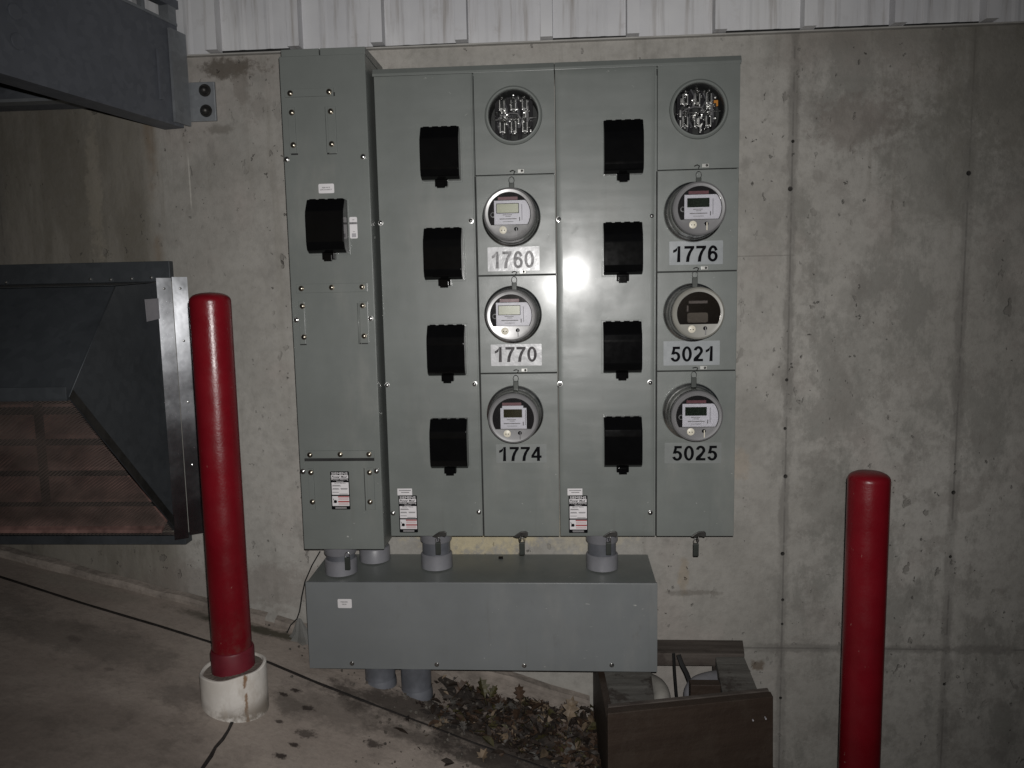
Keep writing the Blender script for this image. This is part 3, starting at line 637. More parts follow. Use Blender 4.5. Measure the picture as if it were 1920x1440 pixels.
def breaker_cover(px, py, y, parent, wd=.122, ht=.163, dp=.058):
    p = at(px, py, y-dp*.6); X, Z = p.x, p.z; prof = [(0, ht/2), (dp*.55, ht/2), (dp*.95, ht/2-.038), (dp, ht/2-.06), (dp, -ht/2+.03), (dp*.9, -ht/2+.010), (dp*.6, -ht/2), (0, -ht/2)]
    b = B(); b.prism([(X-wd/2, y-d_, Z+h_) for d_, h_ in prof], (wd, 0, 0), .0035); c = b.obj('breaker_cover', BLACKP, parent)
    b = B()
    for k in range(4): b.box(X-wd/2+.008+k*.029, X-wd/2+.027+k*.029, y-dp*.5, y-dp*.3, Z+ht/2, Z+ht/2+.002, .0008)
    b.obj('hinge_knuckle', BLACKP, c)
    b = B(); b.box(X-.020, X+.020, y-.030, y-.006, Z-ht/2-.020, Z-ht/2+.004, .003); b.box(X-.013, X+.013, y-.036, y-.030, Z-ht/2-.025, Z-ht/2-.004, .002); b.obj('latch', BLACKP, c)
    b = B(); b.box(X-wd/2-.004, X+wd/2+.004, y-.0022, y-.0002, Z-ht/2-.005, Z+ht/2+.004, .001); b.obj('cover_flange', PAINT, c)
def rating_label(x0, z1, y, parent, heading, w_=.0625, h_=.128):
    b = B(); rect(b, x0, x0+w_, z1-h_, z1, y, .003); L = b.obj('rating_label', INK, parent)
    y1 = y-.0007; u = lambda f: x0+w_*f; v = lambda f: z1-h_*f
    b = B()
    for a0, a1, c0, c1 in ((.04, .95, .095, .185), (.05, .96, .285, .61), (.05, .96, .645, .905)): rect(b, u(a0), u(a1), v(c1), v(c0), y1, .001, .0003)
    b.obj('label_field', WHITE, L)
    b = B(); y2 = y1-.0006
    b.text('SIEMENS', u(.07), u(.93), v(.052), h_*.066, y2, .012); b.text('Modular Metering', u(.05), u(.95), v(.215), h_*.038, y2, .015); b.text('System', u(.32), u(.68), v(.258), h_*.036, y2, .01)
    for k in (.935, .962): rect(b, u(.2), u(.8), v(k+.008), v(k), y2, 0, .0001)
    b.obj('white_lettering', WHITE, L)
    b = B(); b.text('Power Mod', u(.07), u(.88), v(.14), h_*.055, y2, .03, .2); b.text(heading, u(.2), u(.8), v(.305), h_*.026, y2, .01)
    for a0, a1, k in ((.10, .5, .355), (.08, .55, .375), (.10, .42, .44), (.52, .9, .44), (.08, .45, .46), (.54, .88, .46), (.08, .42, .54), (.45, .9, .585)): rect(b, u(a0), u(a1), v(k+.010), v(k), y2, 0, .0001)
    b.lathe([(w_*.085, 0), (0, .0002)], (u(.22), y2, v(.79)), n=16); b.tube([(u(.10), y2, v(.71)), (u(.15), y2, v(.77)), (u(.13), y2, v(.83))], .0009, 4)
    b.obj('black_lettering', INK, L)
    b = B()
    for c0, c1 in ((.650, .678), (.775, .81)): rect(b, u(.36), u(.955), v(c1), v(c0), y2, 0, .0001)
    for c0 in (.70, .72, .74, .83, .85, .87): rect(b, u(.38), u(.92), v(c0+.006), v(c0), y2, 0, .0001)
    b.obj('red_band', REDINK, L)
def sticker(x0, x1, z0, z1, y, parent, lines, label=None):
    b = B(); rect(b, x0, x1, z0, z1, y, .004); s_ = b.obj('sticker', WHITE, parent, label=label)
    b = B()
    for txt, f0, f1, fz, fh in lines: b.text(txt, x0+(x1-x0)*f0, x0+(x1-x0)*f1, z0+(z1-z0)*fz, (z1-z0)*fh, y-.0009, .01)
    b.obj('lettering', INKG, s_)

# ------------------------------------------------------------------ main disconnect cabinet
YM = 2.40
M = thing('service_cabinet', 'tall narrow grey service cabinet with one black breaker cover, left of the meter stacks', 'electrical cabinet', (-.716, WALL, .48))
b = B(); b.box(-.852, -.583, YM+.012, WALL-.001, .482, 2.055, .003); b.obj('casing', PAINT, M)
b = B(); b.box(-.8525, -.5825, YM, YM+.0118, .480, 2.056, .0025, 3); b.obj('front_cover', PAINT, M)
# rain hood (two pieces with a gap)
for x0, x1 in ((-.847, -.728), (-.724, -.583)):
    b = B(); b.prism([(x0, YM+.006, 2.057), (x0, YM+.006, 2.078), (x0, WALL-.002, 2.086), (x0, WALL-.002, 2.057)], (x1-x0, 0, 0), .0015); b.obj('rain_hood', PAINT, M)
breaker_cover(612, 424, YM, M, .120, .166, .058)
bolts = [(544, 175), (617, 172), (547, 211), (620, 209), (550, 272), (622, 270), (565, 541), (622, 539), (679, 538), (567, 574), (680, 573), (570, 632), (683, 630), (581, 853), (638, 852), (692, 852), (583, 886), (693, 886), (586, 941), (694, 941)]
YB = YM-.0058
def plate(pa, pb):
    a = at(*pa, YM); c = at(*pb, YM); b = B(); b.box(min(a.x, c.x), max(a.x, c.x), YM-.0055, YM-.0002, min(a.z, c.z), max(a.z, c.z), .0012); b.obj('bracket_plate', PAINT, M)
for pa, pb in (((534, 168), (626, 180)), ((614, 200), (633, 288)), ((540, 202), (557, 288)), ((556, 533), (690, 547)), ((560, 565), (575, 645)), ((674, 565), (693, 643)), ((573, 845), (702, 858)), ((578, 878), (592, 955)), ((688, 877), (704, 955))): plate(pa, pb)
screws('bolt', bolts, YB, BRASS, M, .0068)
screws('screw', [(538, 299), (681, 294), (556, 600), (695, 597), (568, 884), (706, 883)], YM-.0005, STEEL, M, .0068)
for pa, pb in (((609.5, 200), (613, 286)), ((613.5, 286.5), (632, 289)), ((546, 288), (559, 290.5)), ((682, 878), (686.5, 957)), ((571, 859.5), (702, 864)), ((563, 645), (575, 647)), ((674, 643), (690, 645)), ((622, 173), (628, 180))):
    a = at(*pa, YM); c = at(*pb, YM); b = B(); b.box(min(a.x, c.x), max(a.x, c.x), YM-.0012, YM-.0002, min(a.z, c.z), max(a.z, c.z)); b.obj('slot', SLOT, M)
b = B()
for px in (670.5, 674.5):
    a = at(px, 568, YM); c = at(px+3, 645, YM); b.tube([(a.x, YM-.001, a.z), (a.x, YM-.001, c.z)], .0022, 6)
b.obj('bent_ridge', PAINT, M)
a = at(597, 345, YM); c = at(627, 362, YM); sticker(a.x, c.x, c.z, a.z, YM-.0002, M, [('SERVICE', .22, .75, .60, .13), ('DISCONNECT', .10, .88, .38, .13)])
a = at(655, 407, YM); c = at(671, 447, YM); sticker(a.x, c.x, c.z, a.z, YM-.0002, M, [('OFF', .35, .65, .86, .05), ('ON', .4, .66, .32, .05)])
b = B(); rect(b, a.x, c.x, c.z+(a.z-c.z)*.66, c.z+(a.z-c.z)*.76, YM-.0009, 0, .0002); b.obj('printed_bar', INKM, M)
b = B(); rect(b, a.x+.006, c.x-.005, c.z+(a.z-c.z)*.06, c.z+(a.z-c.z)*.24, YM-.0009, 0, .0002); b.obj('printed_patch', TAG, M)
a = at(619, 884, YM); rating_label(a.x, a.z, YM-.0002, M, 'Service Module')
# small side detail on the right flank
for zz in (1.50, 1.02, .93):
    b = B(); b.lathe([(.006, 0), (.006, .002), (0, .004)], (-.5825, YM+.03, zz), ax=(1, 0, 0), n=10); b.obj('side_screw', STEEL, M)

# ------------------------------------------------------------------ meter stacks
YS = 2.46; PX = .2555; ZS = [2.003, 1.688, 1.372, 1.055, .506]
def ring_hole_panel(b, x0, x1, z0, z1, cx, cz, r, y, th):
    n = 48; fr = []; inn = []
    for k in range(n):
        a = 2*math.pi*k/n; dx, dz = math.cos(a), math.sin(a)
        tx = ((x1-cx) if dx > 0 else (x0-cx))/dx if abs(dx) > 1e-6 else 1e9; tz = ((z1-cz) if dz > 0 else (z0-cz))/dz if abs(dz) > 1e-6 else 1e9
        t_ = min(tx, tz); fr.append([cx+dx*t_, cz+dz*t_]); inn.append((cx+dx*r, cz+dz*r))
    for c in ((x0, z0), (x1, z0), (x1, z1), (x0, z1)):
        i = min(range(n), key=lambda i: (fr[i][0]-c[0])**2+(fr[i][1]-c[1])**2); fr[i] = list(c)
    for k in range(n):
        j = (k+1) % n
        b.face([(fr[k][0], y, fr[k][1]), (inn[k][0], y, inn[k][1]), (inn[j][0], y, inn[j][1]), (fr[j][0], y, fr[j][1])])
        b.face([(inn[k][0], y, inn[k][1]), (inn[j][0], y, inn[j][1]), (inn[j][0], y+th, inn[j][1]), (inn[k][0], y+th, inn[k][1])])
        b.face([(fr[k][0], y, fr[k][1]), (fr[j][0], y, fr[j][1]), (fr[j][0], y+th, fr[j][1]), (fr[k][0], y+th, fr[k][1])])
def hasp(px, py, y, parent):
    p = at(px, py, y); b = B()
    pts = [(-.030, -.004), (-.016, .006), (-.006, .012), (.012, .014), (.018, .009), (.018, 0), (.013, -.006), (.004, -.003), (-.008, -.004), (-.016, -.008)]
    b.prism([(p.x+u, y-.006, p.z+v) for u, v in pts], (0, -.007, 0), .0012); b.tube([(p.x-.012, y-.010, p.z-.006), (p.x-.011, y-.014, p.z-.016), (p.x-.008, y-.016, p.z-.022), (p.x-.005, y-.013, p.z-.016), (p.x-.006, y-.009, p.z-.004)], .0016, 6)
    b.obj('hasp', DKSTEEL, parent)
def stack(xL, xR, xs, name_label, covers, scr, stick, lx, side):
    T = thing('meter_stack', name_label, 'electrical cabinet', ((xL+xR)/2, WALL, .506), 'modular meter stacks')
    b = B(); z0, z1 = ZS[-1], ZS[0]; yb = YS+.012
    b.box(xL+.001, xR-.001, YS+.085, WALL-.001, z0+.001, z1-.001)
    b.box(xL+.001, xs-.0015, yb, YS+.0849, z0+.001, z1-.001)
    b.box(xs-.001, xR-.001, yb, YS+.0849, z0+.001, ZS[1])
    b.box(xR-.005, xR-.001, yb, YS+.0849, ZS[1]+.0002, z1-.001); b.box(xs-.001, xR-.0055, yb, YS+.0849, z1-.005, z1-.001)
    b.obj('casing', GASK if False else PAINT, T)
    b = B(); b.box(xL+.0018, xR-.0018, YS+.009, YS+.0118, z0+.002, ZS[1]-.001); b.obj('joint_shadow_strip', SLOT, T)
    b = B(); x0, x1 = xL+.0005, xs-.0022
    if not side: b.box(x0, x1, YS, YS+.0085, z0, z1, .0022, 3)
    else:
        # sheet door, its shallow buckle added to bring the flash glare here
        NX, NZ = 34, 150; g = []
        for j in range(NZ+1):
            row = []
            for i in range(NX+1):
                X, Z = x0+(x1-x0)*i/NX, z0+(z1-z0)*j/NZ; ux, uz = X-.052, Z-1.37
                yy = YS + (-.0170*ux - .0205*uz)*math.exp(-(ux*ux+uz*uz)/(2*.24**2)) + (.0022 if i in (0, NX) or j in (0, NZ) else 0)
                row.append(b.bm.verts.new((X, yy, Z)))
            g.append(row)
        for j in range(NZ):
            for i in range(NX): f = b.bm.faces.new((g[j][i], g[j][i+1], g[j+1][i+1], g[j+1][i])); f.smooth = True
        edge = g[0] + [r[-1] for r in g[1:]] + g[-1][::-1][1:] + [r[0] for r in g[::-1][1:-1]]
        bk = [b.bm.verts.new((v.co.x, YS+.0105, v.co.z)) for v in edge]
        for k in range(len(edge)): b.bm.faces.new((edge[k], bk[k], bk[(k+1) % len(edge)], edge[(k+1) % len(edge)]))
    b.obj('breaker_door', PAINT, T)
    for k in range(1, 4):
        b = B(); b.box(xs+.0022, xR-.0012, YS-.001, YS+.0085, ZS[k+1]+(.0015 if k < 3 else 0), ZS[k]-.0018, .0018, 2); b.obj('meter_panel', PAINT, T)
    cx = (xs+xR)/2 + (.0 if side else -.002); cz = 1.868
    b = B(); ring_hole_panel(b, xs+.0022, xR-.0012, ZS[1]+.0015, z1, cx, cz, .078, YS-.001, .009); b.obj('socket_panel', PAINT, T)
    # cap
    b = B(); b.prism([(xL-.001, YS-.014, z1-.004), (xL-.001, YS-.014, z1+.004), (xL-.001, YS-.006, z1+.020), (xL-.001, WALL-.001, z1+.024), (xL-.001, WALL-.001, z1+.0005), (xL-.001, YS-.010, z1+.0005)], (xR-xL+.0005, 0, 0), .001); b.obj('rain_cap', PAINT, T)
    # lips
    b = B(); b.box(xs-.008, xs-.003, YS-.004, YS-.0003, z0+.002, z1-.004, .001); b.obj('door_lip', PAINT, T)
    for p in covers: breaker_cover(p[0], p[1], YS, T)
    screws('screw', scr, YS-.0005, STEEL, T, .0064)
    # empty socket window
    b = B(); b.lathe([(.079, 0), (.0885, .0), (.0905, .006), (.089, .012), (.084, .016), (.0795, .016), (.0775, .010), (.077, -.004)], (cx, YS-.001, cz), n=64); W = b.obj('socket_ring', PAINT, T)
    b = B(); b.lathe([(.0768, .012), (.0768, -.07)], (cx, YS, cz), n=48); b.face([(cx-.08, YS+.072, cz-.08), (cx+.08, YS+.072, cz-.08), (cx+.08, YS+.072, cz+.08), (cx-.08, YS+.072, cz+.08)]); b.obj('socket_recess', GASK, T)
    b = B(); b.lathe([(.0772, .006), (.0, .0062)], (cx, YS, cz), n=48); b.obj('clear_cover', GLASS, T)
    random.seed(21+side)
    for row, zz in ((0, cz+.038), (1, cz-.030)):
        for col_, xx in enumerate((cx-.036, cx, cx+.036)):
            b = B(); y = YS+.012 + .006*random.random()
            b.box(xx-.010, xx-.006, y, y+.040, zz-.016, zz+.016, .001); b.box(xx+.004, xx+.008, y, y+.040, zz-.017, zz+.014, .001); b.box(xx-.010, xx+.008, y+.018, y+.022, zz-.016, zz-.008)
            b.lathe([(.006, 0), (.006, .004), (.003, .008), (0, .009)], (xx-.001, y+.004, zz+.022), n=10); b.lathe([(.0045, 0), (.004, .004), (0, .006)], (xx+random.uniform(-.006, .006), y-.002, zz-.020), n=8)
            b.tube([(xx-.004, y-.003, zz-.012), (xx-.005, y-.004, zz+.004), (xx-.002, y-.002, zz+.012)], .0017, 6)
            b.obj('jaw', CHROME, T)
    b = B()
    for xx in (cx-.055, cx-.018, cx+.018, cx+.054): b.box(xx-.006, xx+.006, YS+.035, YS+.07, cz-.066, cz+.066, .001)
    b.obj('insulator_block', BLKINS, T)
    b = B()
    for q_ in range(40):
        aa, rr_ = random.uniform(0, 6.28), random.uniform(.012, .066); xx, zz = cx+rr_*math.cos(aa), cz+.006+rr_*math.sin(aa); yy = YS+random.uniform(.014, .034)
        if q_ % 3: b.lathe([(.0055, 0), (.0052, .004), (.0035, .007), (0, .0082)], (xx, yy+.004, zz), ax=(random.uniform(-.5, .5), -1, random.uniform(-.5, .5)), n=8)
        else: b.box(xx-.0025, xx+.0025, yy, yy+.012, zz-random.uniform(.006, .014), zz+.008, .0008)
    b.obj('terminal_hardware', CHROME, T)
    b = B()
    for q_ in range(7):
        xx = cx+random.uniform(-.055, .055); zz = cz+random.uniform(-.04, .04); b.tube([(xx, YS+.03, zz+.03), (xx+random.uniform(-.01, .01), YS+.018, zz+.008), (xx+random.uniform(-.012, .012), YS+.032, zz-.025)], .003, 6)
    b.obj('lead_wire', INS2, T)
    b = B(); b.tube([(cx-.070, YS+.02, cz-.006), (cx-.02, YS+.018, cz-.004), (cx+.03, YS+.018, cz-.003), (cx+.072, YS+.02, cz-.001)], .0018, 6); b.obj('tie_rod', CHROME, T)
    b = B(); b.tube([(cx-.05, YS+.016, cz-.004), (cx-.035, YS+.014, cz+.006), (cx-.01, YS+.012, cz+.012), (cx+.012, YS+.014, cz+.010), (cx+.022, YS+.018, cz-.004)], .0024, 6); b.obj('loose_wire', GRYPL, T)
    b = B(); b.box(cx+.040, cx+.047, YS+.018, YS+.021, cz-.014, cz+.034, .0005); b.obj('bracket', GRYPL, T)
    if side:
        b = B(); b.box(cx+.051, cx+.064, YS+.02, YS+.03, cz+.014, cz+.032, .001); b.obj('orange_tab', ORANGE, T)
    # panel catches over each meter and hasps at the bottom
    for zz in ZS[1:4]:
        xx = (xs+xR)/2 - .004 + (.004 if side else 0)
        b = B(); b.box(xx+.012, xx+.033, YS-.006, YS-.0012, zz+.004, zz+.016, .0015); c = b.obj('panel_catch', simple('pale_catch', (.40, .40, .38), .35, .3), T)
        b = B(); screw(b, xx+.026, zz+.010, YS-.006, .003); b.obj('catch_rivet', DKSTEEL, c)
        b = B(); b.tube([(xx-.012, YS-.004, zz+.009), (xx-.004, YS-.009, zz+.012), (xx+.004, YS-.005, zz+.009), (xx, YS-.008, zz+.002)], .0018, 6); b.obj('sealing_eye', DKSTEEL, c)
    for px in ((828, 980) if not side else (1147, 1312)): hasp(px, 1002, YS, T)
    # stickers with the unit numbers
    for txt, pa, pb, ta, tb, m1, m2, lab in stick:
        a = at(*pa, YS); c = at(*pb, YS); b = B(); y_ = YS-.0012; rect(b, a.x, c.x, c.z, a.z, y_, .002, .0005); s_ = b.obj('number_sticker', m1, T, label=lab)
        ta = at(*ta, YS); tb = at(*tb, YS); b = B(); b.digits(txt, ta.x, tb.x, (ta.z+tb.z)/2, abs(ta.z-tb.z), y_-.0008); b.obj('number', m2, s_)
    a = at(lx, 929, YS); rating_label(a.x, a.z, YS-.0002, T, 'Meter Stack')
    a2 = at(lx-2, 916, YS); c2 = at(lx+26, 928.5, YS); b = B(); rect(b, a2.x, c2.x, c2.z, a2.z, YS-.0002, .001); n_ = b.obj('notice_sticker', WHITE, T)
    b = B()
    for f0, f1, fz in ((.1, .92, .66), (.25, .8, .36)): rect(b, a2.x+(c2.x-a2.x)*f0, a2.x+(c2.x-a2.x)*f1, c2.z+(a2.z-c2.z)*fz, c2.z+(a2.z-c2.z)*(fz+.12), YS-.0009, 0, .0001)
    b.obj('printed_line', INKM, n_)
    return T
SL = stack(-.572, -.0012, -.2565, 'wide grey meter stack with units 1760, 1770 and 1774', [(825, 287), (831, 476), (837, 657), (842, 832)],
      [(714, 418), (883, 414), (726, 722), (890, 720), (737, 962), (898, 960)],
      [('1760', (914, 464), (1012, 507), (920, 472), (1002, 502), SILVST, INKM, 'silvery number sticker with faded digits'),
       ('1770', (920, 646), (1016, 685), (926, 651), (1007, 678), SILVST, INKG, 'silvery peeling number sticker'),
       ('1774', (930, 833), (1025, 867), (934, 838), (1015, 864), FAINT, INK, 'clear number sticker')], 747, 0)
SR = stack(.0008, .571, .3165, 'wide grey meter stack with units 1776, 5021 and 5025 and a bright flash glare', [(1169, 275), (1168, 466), (1167, 651), (1168, 829)],
      [(1048, 411), (1222, 405), (1050, 720), (1219, 717), (1219, 961)],
      [('1776', (1255, 453), (1355, 495), (1260, 462), (1346, 490), CLEARST, INK, 'clear number sticker'),
       ('5021', (1244, 640), (1349, 684), (1257, 650), (1340, 677), CLEARST, INK, 'clear number sticker'),
       ('5025', (1246, 830), (1352, 868), (1260, 836), (1345, 863), FAINT, INK, 'nearly invisible clear number sticker')], 1066, 1)

# ------------------------------------------------------------------ meters
def meter(px, py, style, label):
    p = at(px, py, YS); cx, cz = p.x, p.z; y0 = YS-.002
    T = thing('electric_meter', label, 'electric meter', (cx, y0, cz), 'round electric meters plugged into the stacks')
    b = B(); b.lathe([(.082, 0), (.0915, 0), (.0935, .004), (.092, .010), (.087, .013), (.0845, .020), (.080, .022)], (cx, y0, cz), n=72); b.obj('sealing_ring', STEEL if style in 'cb' else STEEL, T)
    body = STEEL if style in 'gbd' else STEEL
    D = .098
    b = B(); b.lathe([(.0815, .02), (.0815, .030), (.079, .034), (.0785, D-.012), (.080, D-.008), (.0805, D)], (cx, y0, cz), n=72); b.obj('meter_body', simple('meter_can', (.30, .29, .29), .28, .9, .2, 20) if 'can' not in KEEP else KEEP['can'], T)
    bz = BEIGE if style == 'b' else (CLRPL if style == 'c' else GRYPL)
    b = B(); b.lathe([(.0805, D), (.0785, D+.007), (.074, D+.0095), (.064, D+.008), (.0, .0+D+.008)], (cx, y0, cz), n=72); b.obj('face_bezel', bz, T)
    yf = y0-D-.0085; R = .0655; zc = -.033
    def dshape(R, zc, xl=None, n=40, top=None):
        pts = []
        a0 = math.asin(zc/R)
        for k in range(n+1):
            a = a0 + (math.pi-2*a0)*k/n; x, z = R*math.cos(a), R*math.sin(a)
            if xl is not None: x = max(x, xl)
            if top is not None: z = min(z, top)
            pts.append((cx+x, yf, cz+z))
        return pts
    b = B(); b.prism(dshape(R, zc), (0, -.0012, 0)); inner = b.obj('face_window', simple('dark_interior', (.035, .03, .032), .4) if 'din' not in KEEP else KEEP['din'], T)
    yc = yf-.0016
    if style in 'cgd':
        xl = -.046; tp = .040
        b = B()
        if style == 'd': rect(b, cx-.040, cx+.042, cz+zc+.001, cz+.034, yc, 0, .0012); rect(b, cx-.034, cx+.032, cz+.034, cz+.041, yc, 0, .0012)
        else:
            q = [(v[0], yc, v[2]) for v in dshape(R-.002, zc+.001, xl, 40, tp)]; b.prism(q, (0, -.0012, 0))
        b.obj('faceplate', CARD, T)
        yd = yc-.0016; dx0, dx1, dz0, dz1 = (-.038, .028, .003, .030) if style != 'd' else (-.030, .028, .004, .030)
        if style == 'c':
            b = B(); rect(b, cx+dx0-.0015, cx+dx1+.0015, cz+dz0-.0015, cz+dz1+.0015, yd, .001, .0008); b.obj('display_frame', INK, T); yd -= .001
        b = B(); rect(b, cx+dx0, cx+dx1, cz+dz0, cz+dz1, yd, .0015, .0008); b.obj('display', {'c': LCDON, 'g': LCDOFF, 'd': LCDBRN}[style], T)
        b = B(); y3 = yc-.0014
        for x0, x1, z0, h in ((-.020, .008, -.004, .0022), (-.012, .004, -.0085, .002), (-.030, .022, -.0165, .0028), (-.02, .012, -.024, .0015)): rect(b, cx+x0, cx+x1, cz+z0, cz+z0+h, y3, 0, .0002)
        b.obj('printed_line', INKM, T)
        b = B(); rect(b, cx+.030, cx+.0325, cz-.022, cz-.010, y3, 0, .0003); rect(b, cx+.038, cx+.0392, cz-.02, cz+.028, y3, 0, .0003); b.obj('side_mark', INKG, T)
        b = B(); rect(b, cx-.034, cx+.026, cz+.0415, cz+.051, yc, .001, .0009); b.obj('maroon_band', MAROON, T)
        if style != 'd':
            b = B(); b.lathe([(.008, 0), (.008, .001), (.0055, .0012), (.0055, .0002)], (cx-.050, yf-.0014, cz-.002), n=18); b.obj('side_port', GRYPL, T)
    else:
        b = B(); rect(b, cx-.030, cx+.026, cz+.030, cz+.038, yc, .001, .0008); rect(b, cx-.036, cx-.031, cz+.006, cz+.024, yc, .001, .0008); b.obj('printed_strip', TAG, T)
        b = B(); rect(b, cx-.034, cx+.028, cz-.028, cz+.002, yc, .006, .0008); b.obj('nameplate', simple('grey_nameplate', (.24, .235, .225), .3), T)
    b = B(); b.prism([(v[0], yf-.0065, v[2]) for v in dshape(R-.0002, zc)], (0, -.0009, 0)); b.obj('window_glass', GLASSD if style == 'b' else GLASS, T)
    b = B(); b.lathe([(.0115, 0), (.0115, .0012), (.010, .002), (0, .0024)], (cx-.020, yf, cz-.048), n=20); o = b.obj('optical_port', CREAMP, T)
    b = B()
    for dx in (-.004, .004): b.lathe([(.0017, 0), (.0017, .0005), (0, .0006)], (cx-.020+dx, yf-.0026, cz-.049), n=8)
    b.obj('port_hole', INK, o)
    b = B(); b.lathe([(.0062, 0), (.0062, .002), (.004, .004), (0, .0045)], (cx+.020, yf, cz-.046), n=14); o = b.obj('reset_button', BLACKP, T)
    b = B(); b.box(cx+.0195, cx+.0225, yf-.006, yf-.001, cz-.066, cz-.042, .0008); b.obj('seal_tab', CREAMP if style == 'g' else GRYPL, o)
    return T
CLRPL = simple('hazy_clear_plastic', (.17, .167, .167), .3, .2, .1, 20)
KEEP = {'lk': simple('dark_green_lock', (.022, .026, .022), .5, .2), 'can': simple('meter_can', (.42, .41, .40), .17, 1.0, .25, 20), 'din': simple('dark_interior', (.009, .008, .009), .5, spec=.1)}
meter(959, 408, 'c', 'clear electric meter with pale display above the number 1760')
meter(962, 590, 'c', 'clear electric meter with pale display above the number 1770')
meter(966, 775, 'd', 'electric meter with dark brown display above the number 1774')
meter(1300, 398, 'g', 'electric meter with black display above the number 1776')
meter(1298, 586, 'b', 'beige-rimmed electric meter with smoky window above the number 5021')
meter(1296, 771, 'g', 'electric meter with black display above the number 5025')
def seal(px, py, y, label, name='meter_seal', cat='seal', grp='dark seals hanging over the meters', ln=.030, wd=.008, loop=.020, mat=None):
    p = at(px, py, y); T = thing(name, label, cat, (p.x, y, p.z), grp)
    b = B(); pts = [(p.x + loop*.42*math.cos(rad(a)), y, p.z - loop*.5 + loop*.55*math.sin(rad(a))) for a in range(-50, 231, 20)]; b.tube(pts, .0011, 6); b.obj('loop', STEEL, T)
    b = B(); b.box(p.x-wd, p.x+wd, y-.005, y+.004, p.z-loop-ln, p.z-loop+.002, .0015); b.obj('tag_body' if name == 'meter_seal' else 'lock_body', mat or KEEP['lk'], T)
    return T
for px, py, n_ in ((959, 332, '1760'), (964, 519, '1770'), (967, 704, '1774'), (1310, 322, '1776'), (1303, 509, '5021'), (1301, 697, '5025')):
    seal(px, py, YS-.028, 'small dark barrel seal hanging over the %s meter' % n_)
for px, py, y, lab in ((651, 1036, YM-.018, 'dark padlock hanging under the narrow service cabinet'), (821, 1008, YS-.02, 'dark padlock hanging in front of the middle grey conduit coupling'),
                  (979, 1008, YS-.02, 'dark padlock hanging below the 1774 meter panel'), (1141, 1008, YS-.02, 'dark padlock hanging in front of the rightmost conduit coupling'), (1305, 1010, YS-.02, 'dark padlock hanging below the 5025 meter panel against bare wall')):
    seal(px, py, y, lab, 'padlock', 'padlock', 'padlocks under the cabinets', .040, .0085, .018, KEEP['lk'])

# ------------------------------------------------------------------ trough
YT = 2.395
a = at(575, 1092, YT); c = at(1232, 1095, YT); d = at(590, 1250, YT)
TX0, TX1, TZ1, TZ0 = -.853, .3135, .367, .0655
T = thing('wiring_trough', 'long grey wiring trough under the cabinets joined by four conduits', 'junction box', (-.27, WALL, TZ0))
b = B(); b.prism([(TX0+.002, YT+.0145, TZ1-.001), (TX0+.002, WALL-.002, TZ1+.011), (TX0+.002, WALL-.002, TZ0+.002), (TX0+.002, YT+.0145, TZ0+.002)], (TX1-TX0-.004, 0, 0), .002); b.obj('casing', PAINT, T)
b = B(); b.box(TX0, TX1, YT, YT+.003, TZ0, TZ1, .001); b.box(TX0, TX1, YT+.0035, YT+.014, TZ1-.003, TZ1+.0005, .001); b.obj('front_cover', PAINT2, T)
screws('screw', [(660, 1244), (819, 1246), (983, 1248), (1147, 1247)], YT, STEEL, T, .006)
a = at(633, 1123, YT); c = at(660, 1140, YT); sticker(a.x, c.x, c.z, a.z, YT-.0002, T, [('FEEDER', .22, .72, .68, .14), ('GEAR', .31, .63, .42, .14)])
p = atz(939, 1047, TZ1+.009)
b = B(); b.box(p.x-.008, p.x+.008, p.y-.006, p.y+.006, TZ1+.006, TZ1+.016, .002); b.obj('rubber_scrap', BLACKP, None, label='tiny black rubber scrap lying on top of the trough', cat='debris')

# conduits
def conduit(px, pyb, lab, style, ztop):
    q = atz(px, pyb, TZ1+.004); r = .0545; cy = q.y + r; X = q.x * cy/q.y
    T = thing('conduit', lab, 'conduit', (X, cy, TZ1), 'grey plastic conduits joining trough and cabinets')
    zb = TZ1 + .002 + (cy-YT)*.04
    if style == 'coupled':
        b = B(); b.lathe([(r, 0), (r, .047), (r-.004, .051), (r-.006, .051)], (X, cy, zb), ax=(0, 0, 1), n=40, cap0=True); b.obj('hub', PVC, T)
        b = B(); b.lathe([(r-.0065, .050), (r-.0065, ztop-zb)], (X, cy, zb), ax=(0, 0, 1), n=40); b.obj('pipe', PVCD, T)
        b = B(); b.lathe([(r-.006, .0), (r-.002, .0005), (r, .004), (r, .060)], (X, cy, ztop-.040), ax=(0, 0, 1), n=40); b.obj('coupling', PVC, T)
    else:
        b = B(); b.lathe([(r, 0), (r, .045), (r-.002, .048), (r-.004, .05)], (X, cy, zb), ax=(0, 0, 1), n=40, cap0=True); b.obj('hub', PVC, T)
        b = B(); b.lathe([(r-.005, .048), (r-.005, ztop-zb)], (X, cy, zb), ax=(0, 0, 1), n=40); b.obj('pipe', PVCD, T)
conduit(641, 1083, 'leftmost grey conduit coupling under the service cabinet', 'coupled', .481)
conduit(704, 1061, 'short grey conduit set back beside the leftmost coupling', 'plain', .481)
conduit(820, 1073, 'grey conduit coupling below the 1760-1774 meter stack', 'coupled', .507)
conduit(1129, 1075, 'rightmost grey conduit coupling with purple primer smears below the 1776-5025 stack', 'coupled', .507)
PRIM = simple('purple_primer', (.045, .035, .06), .4, 0, .5, 30)
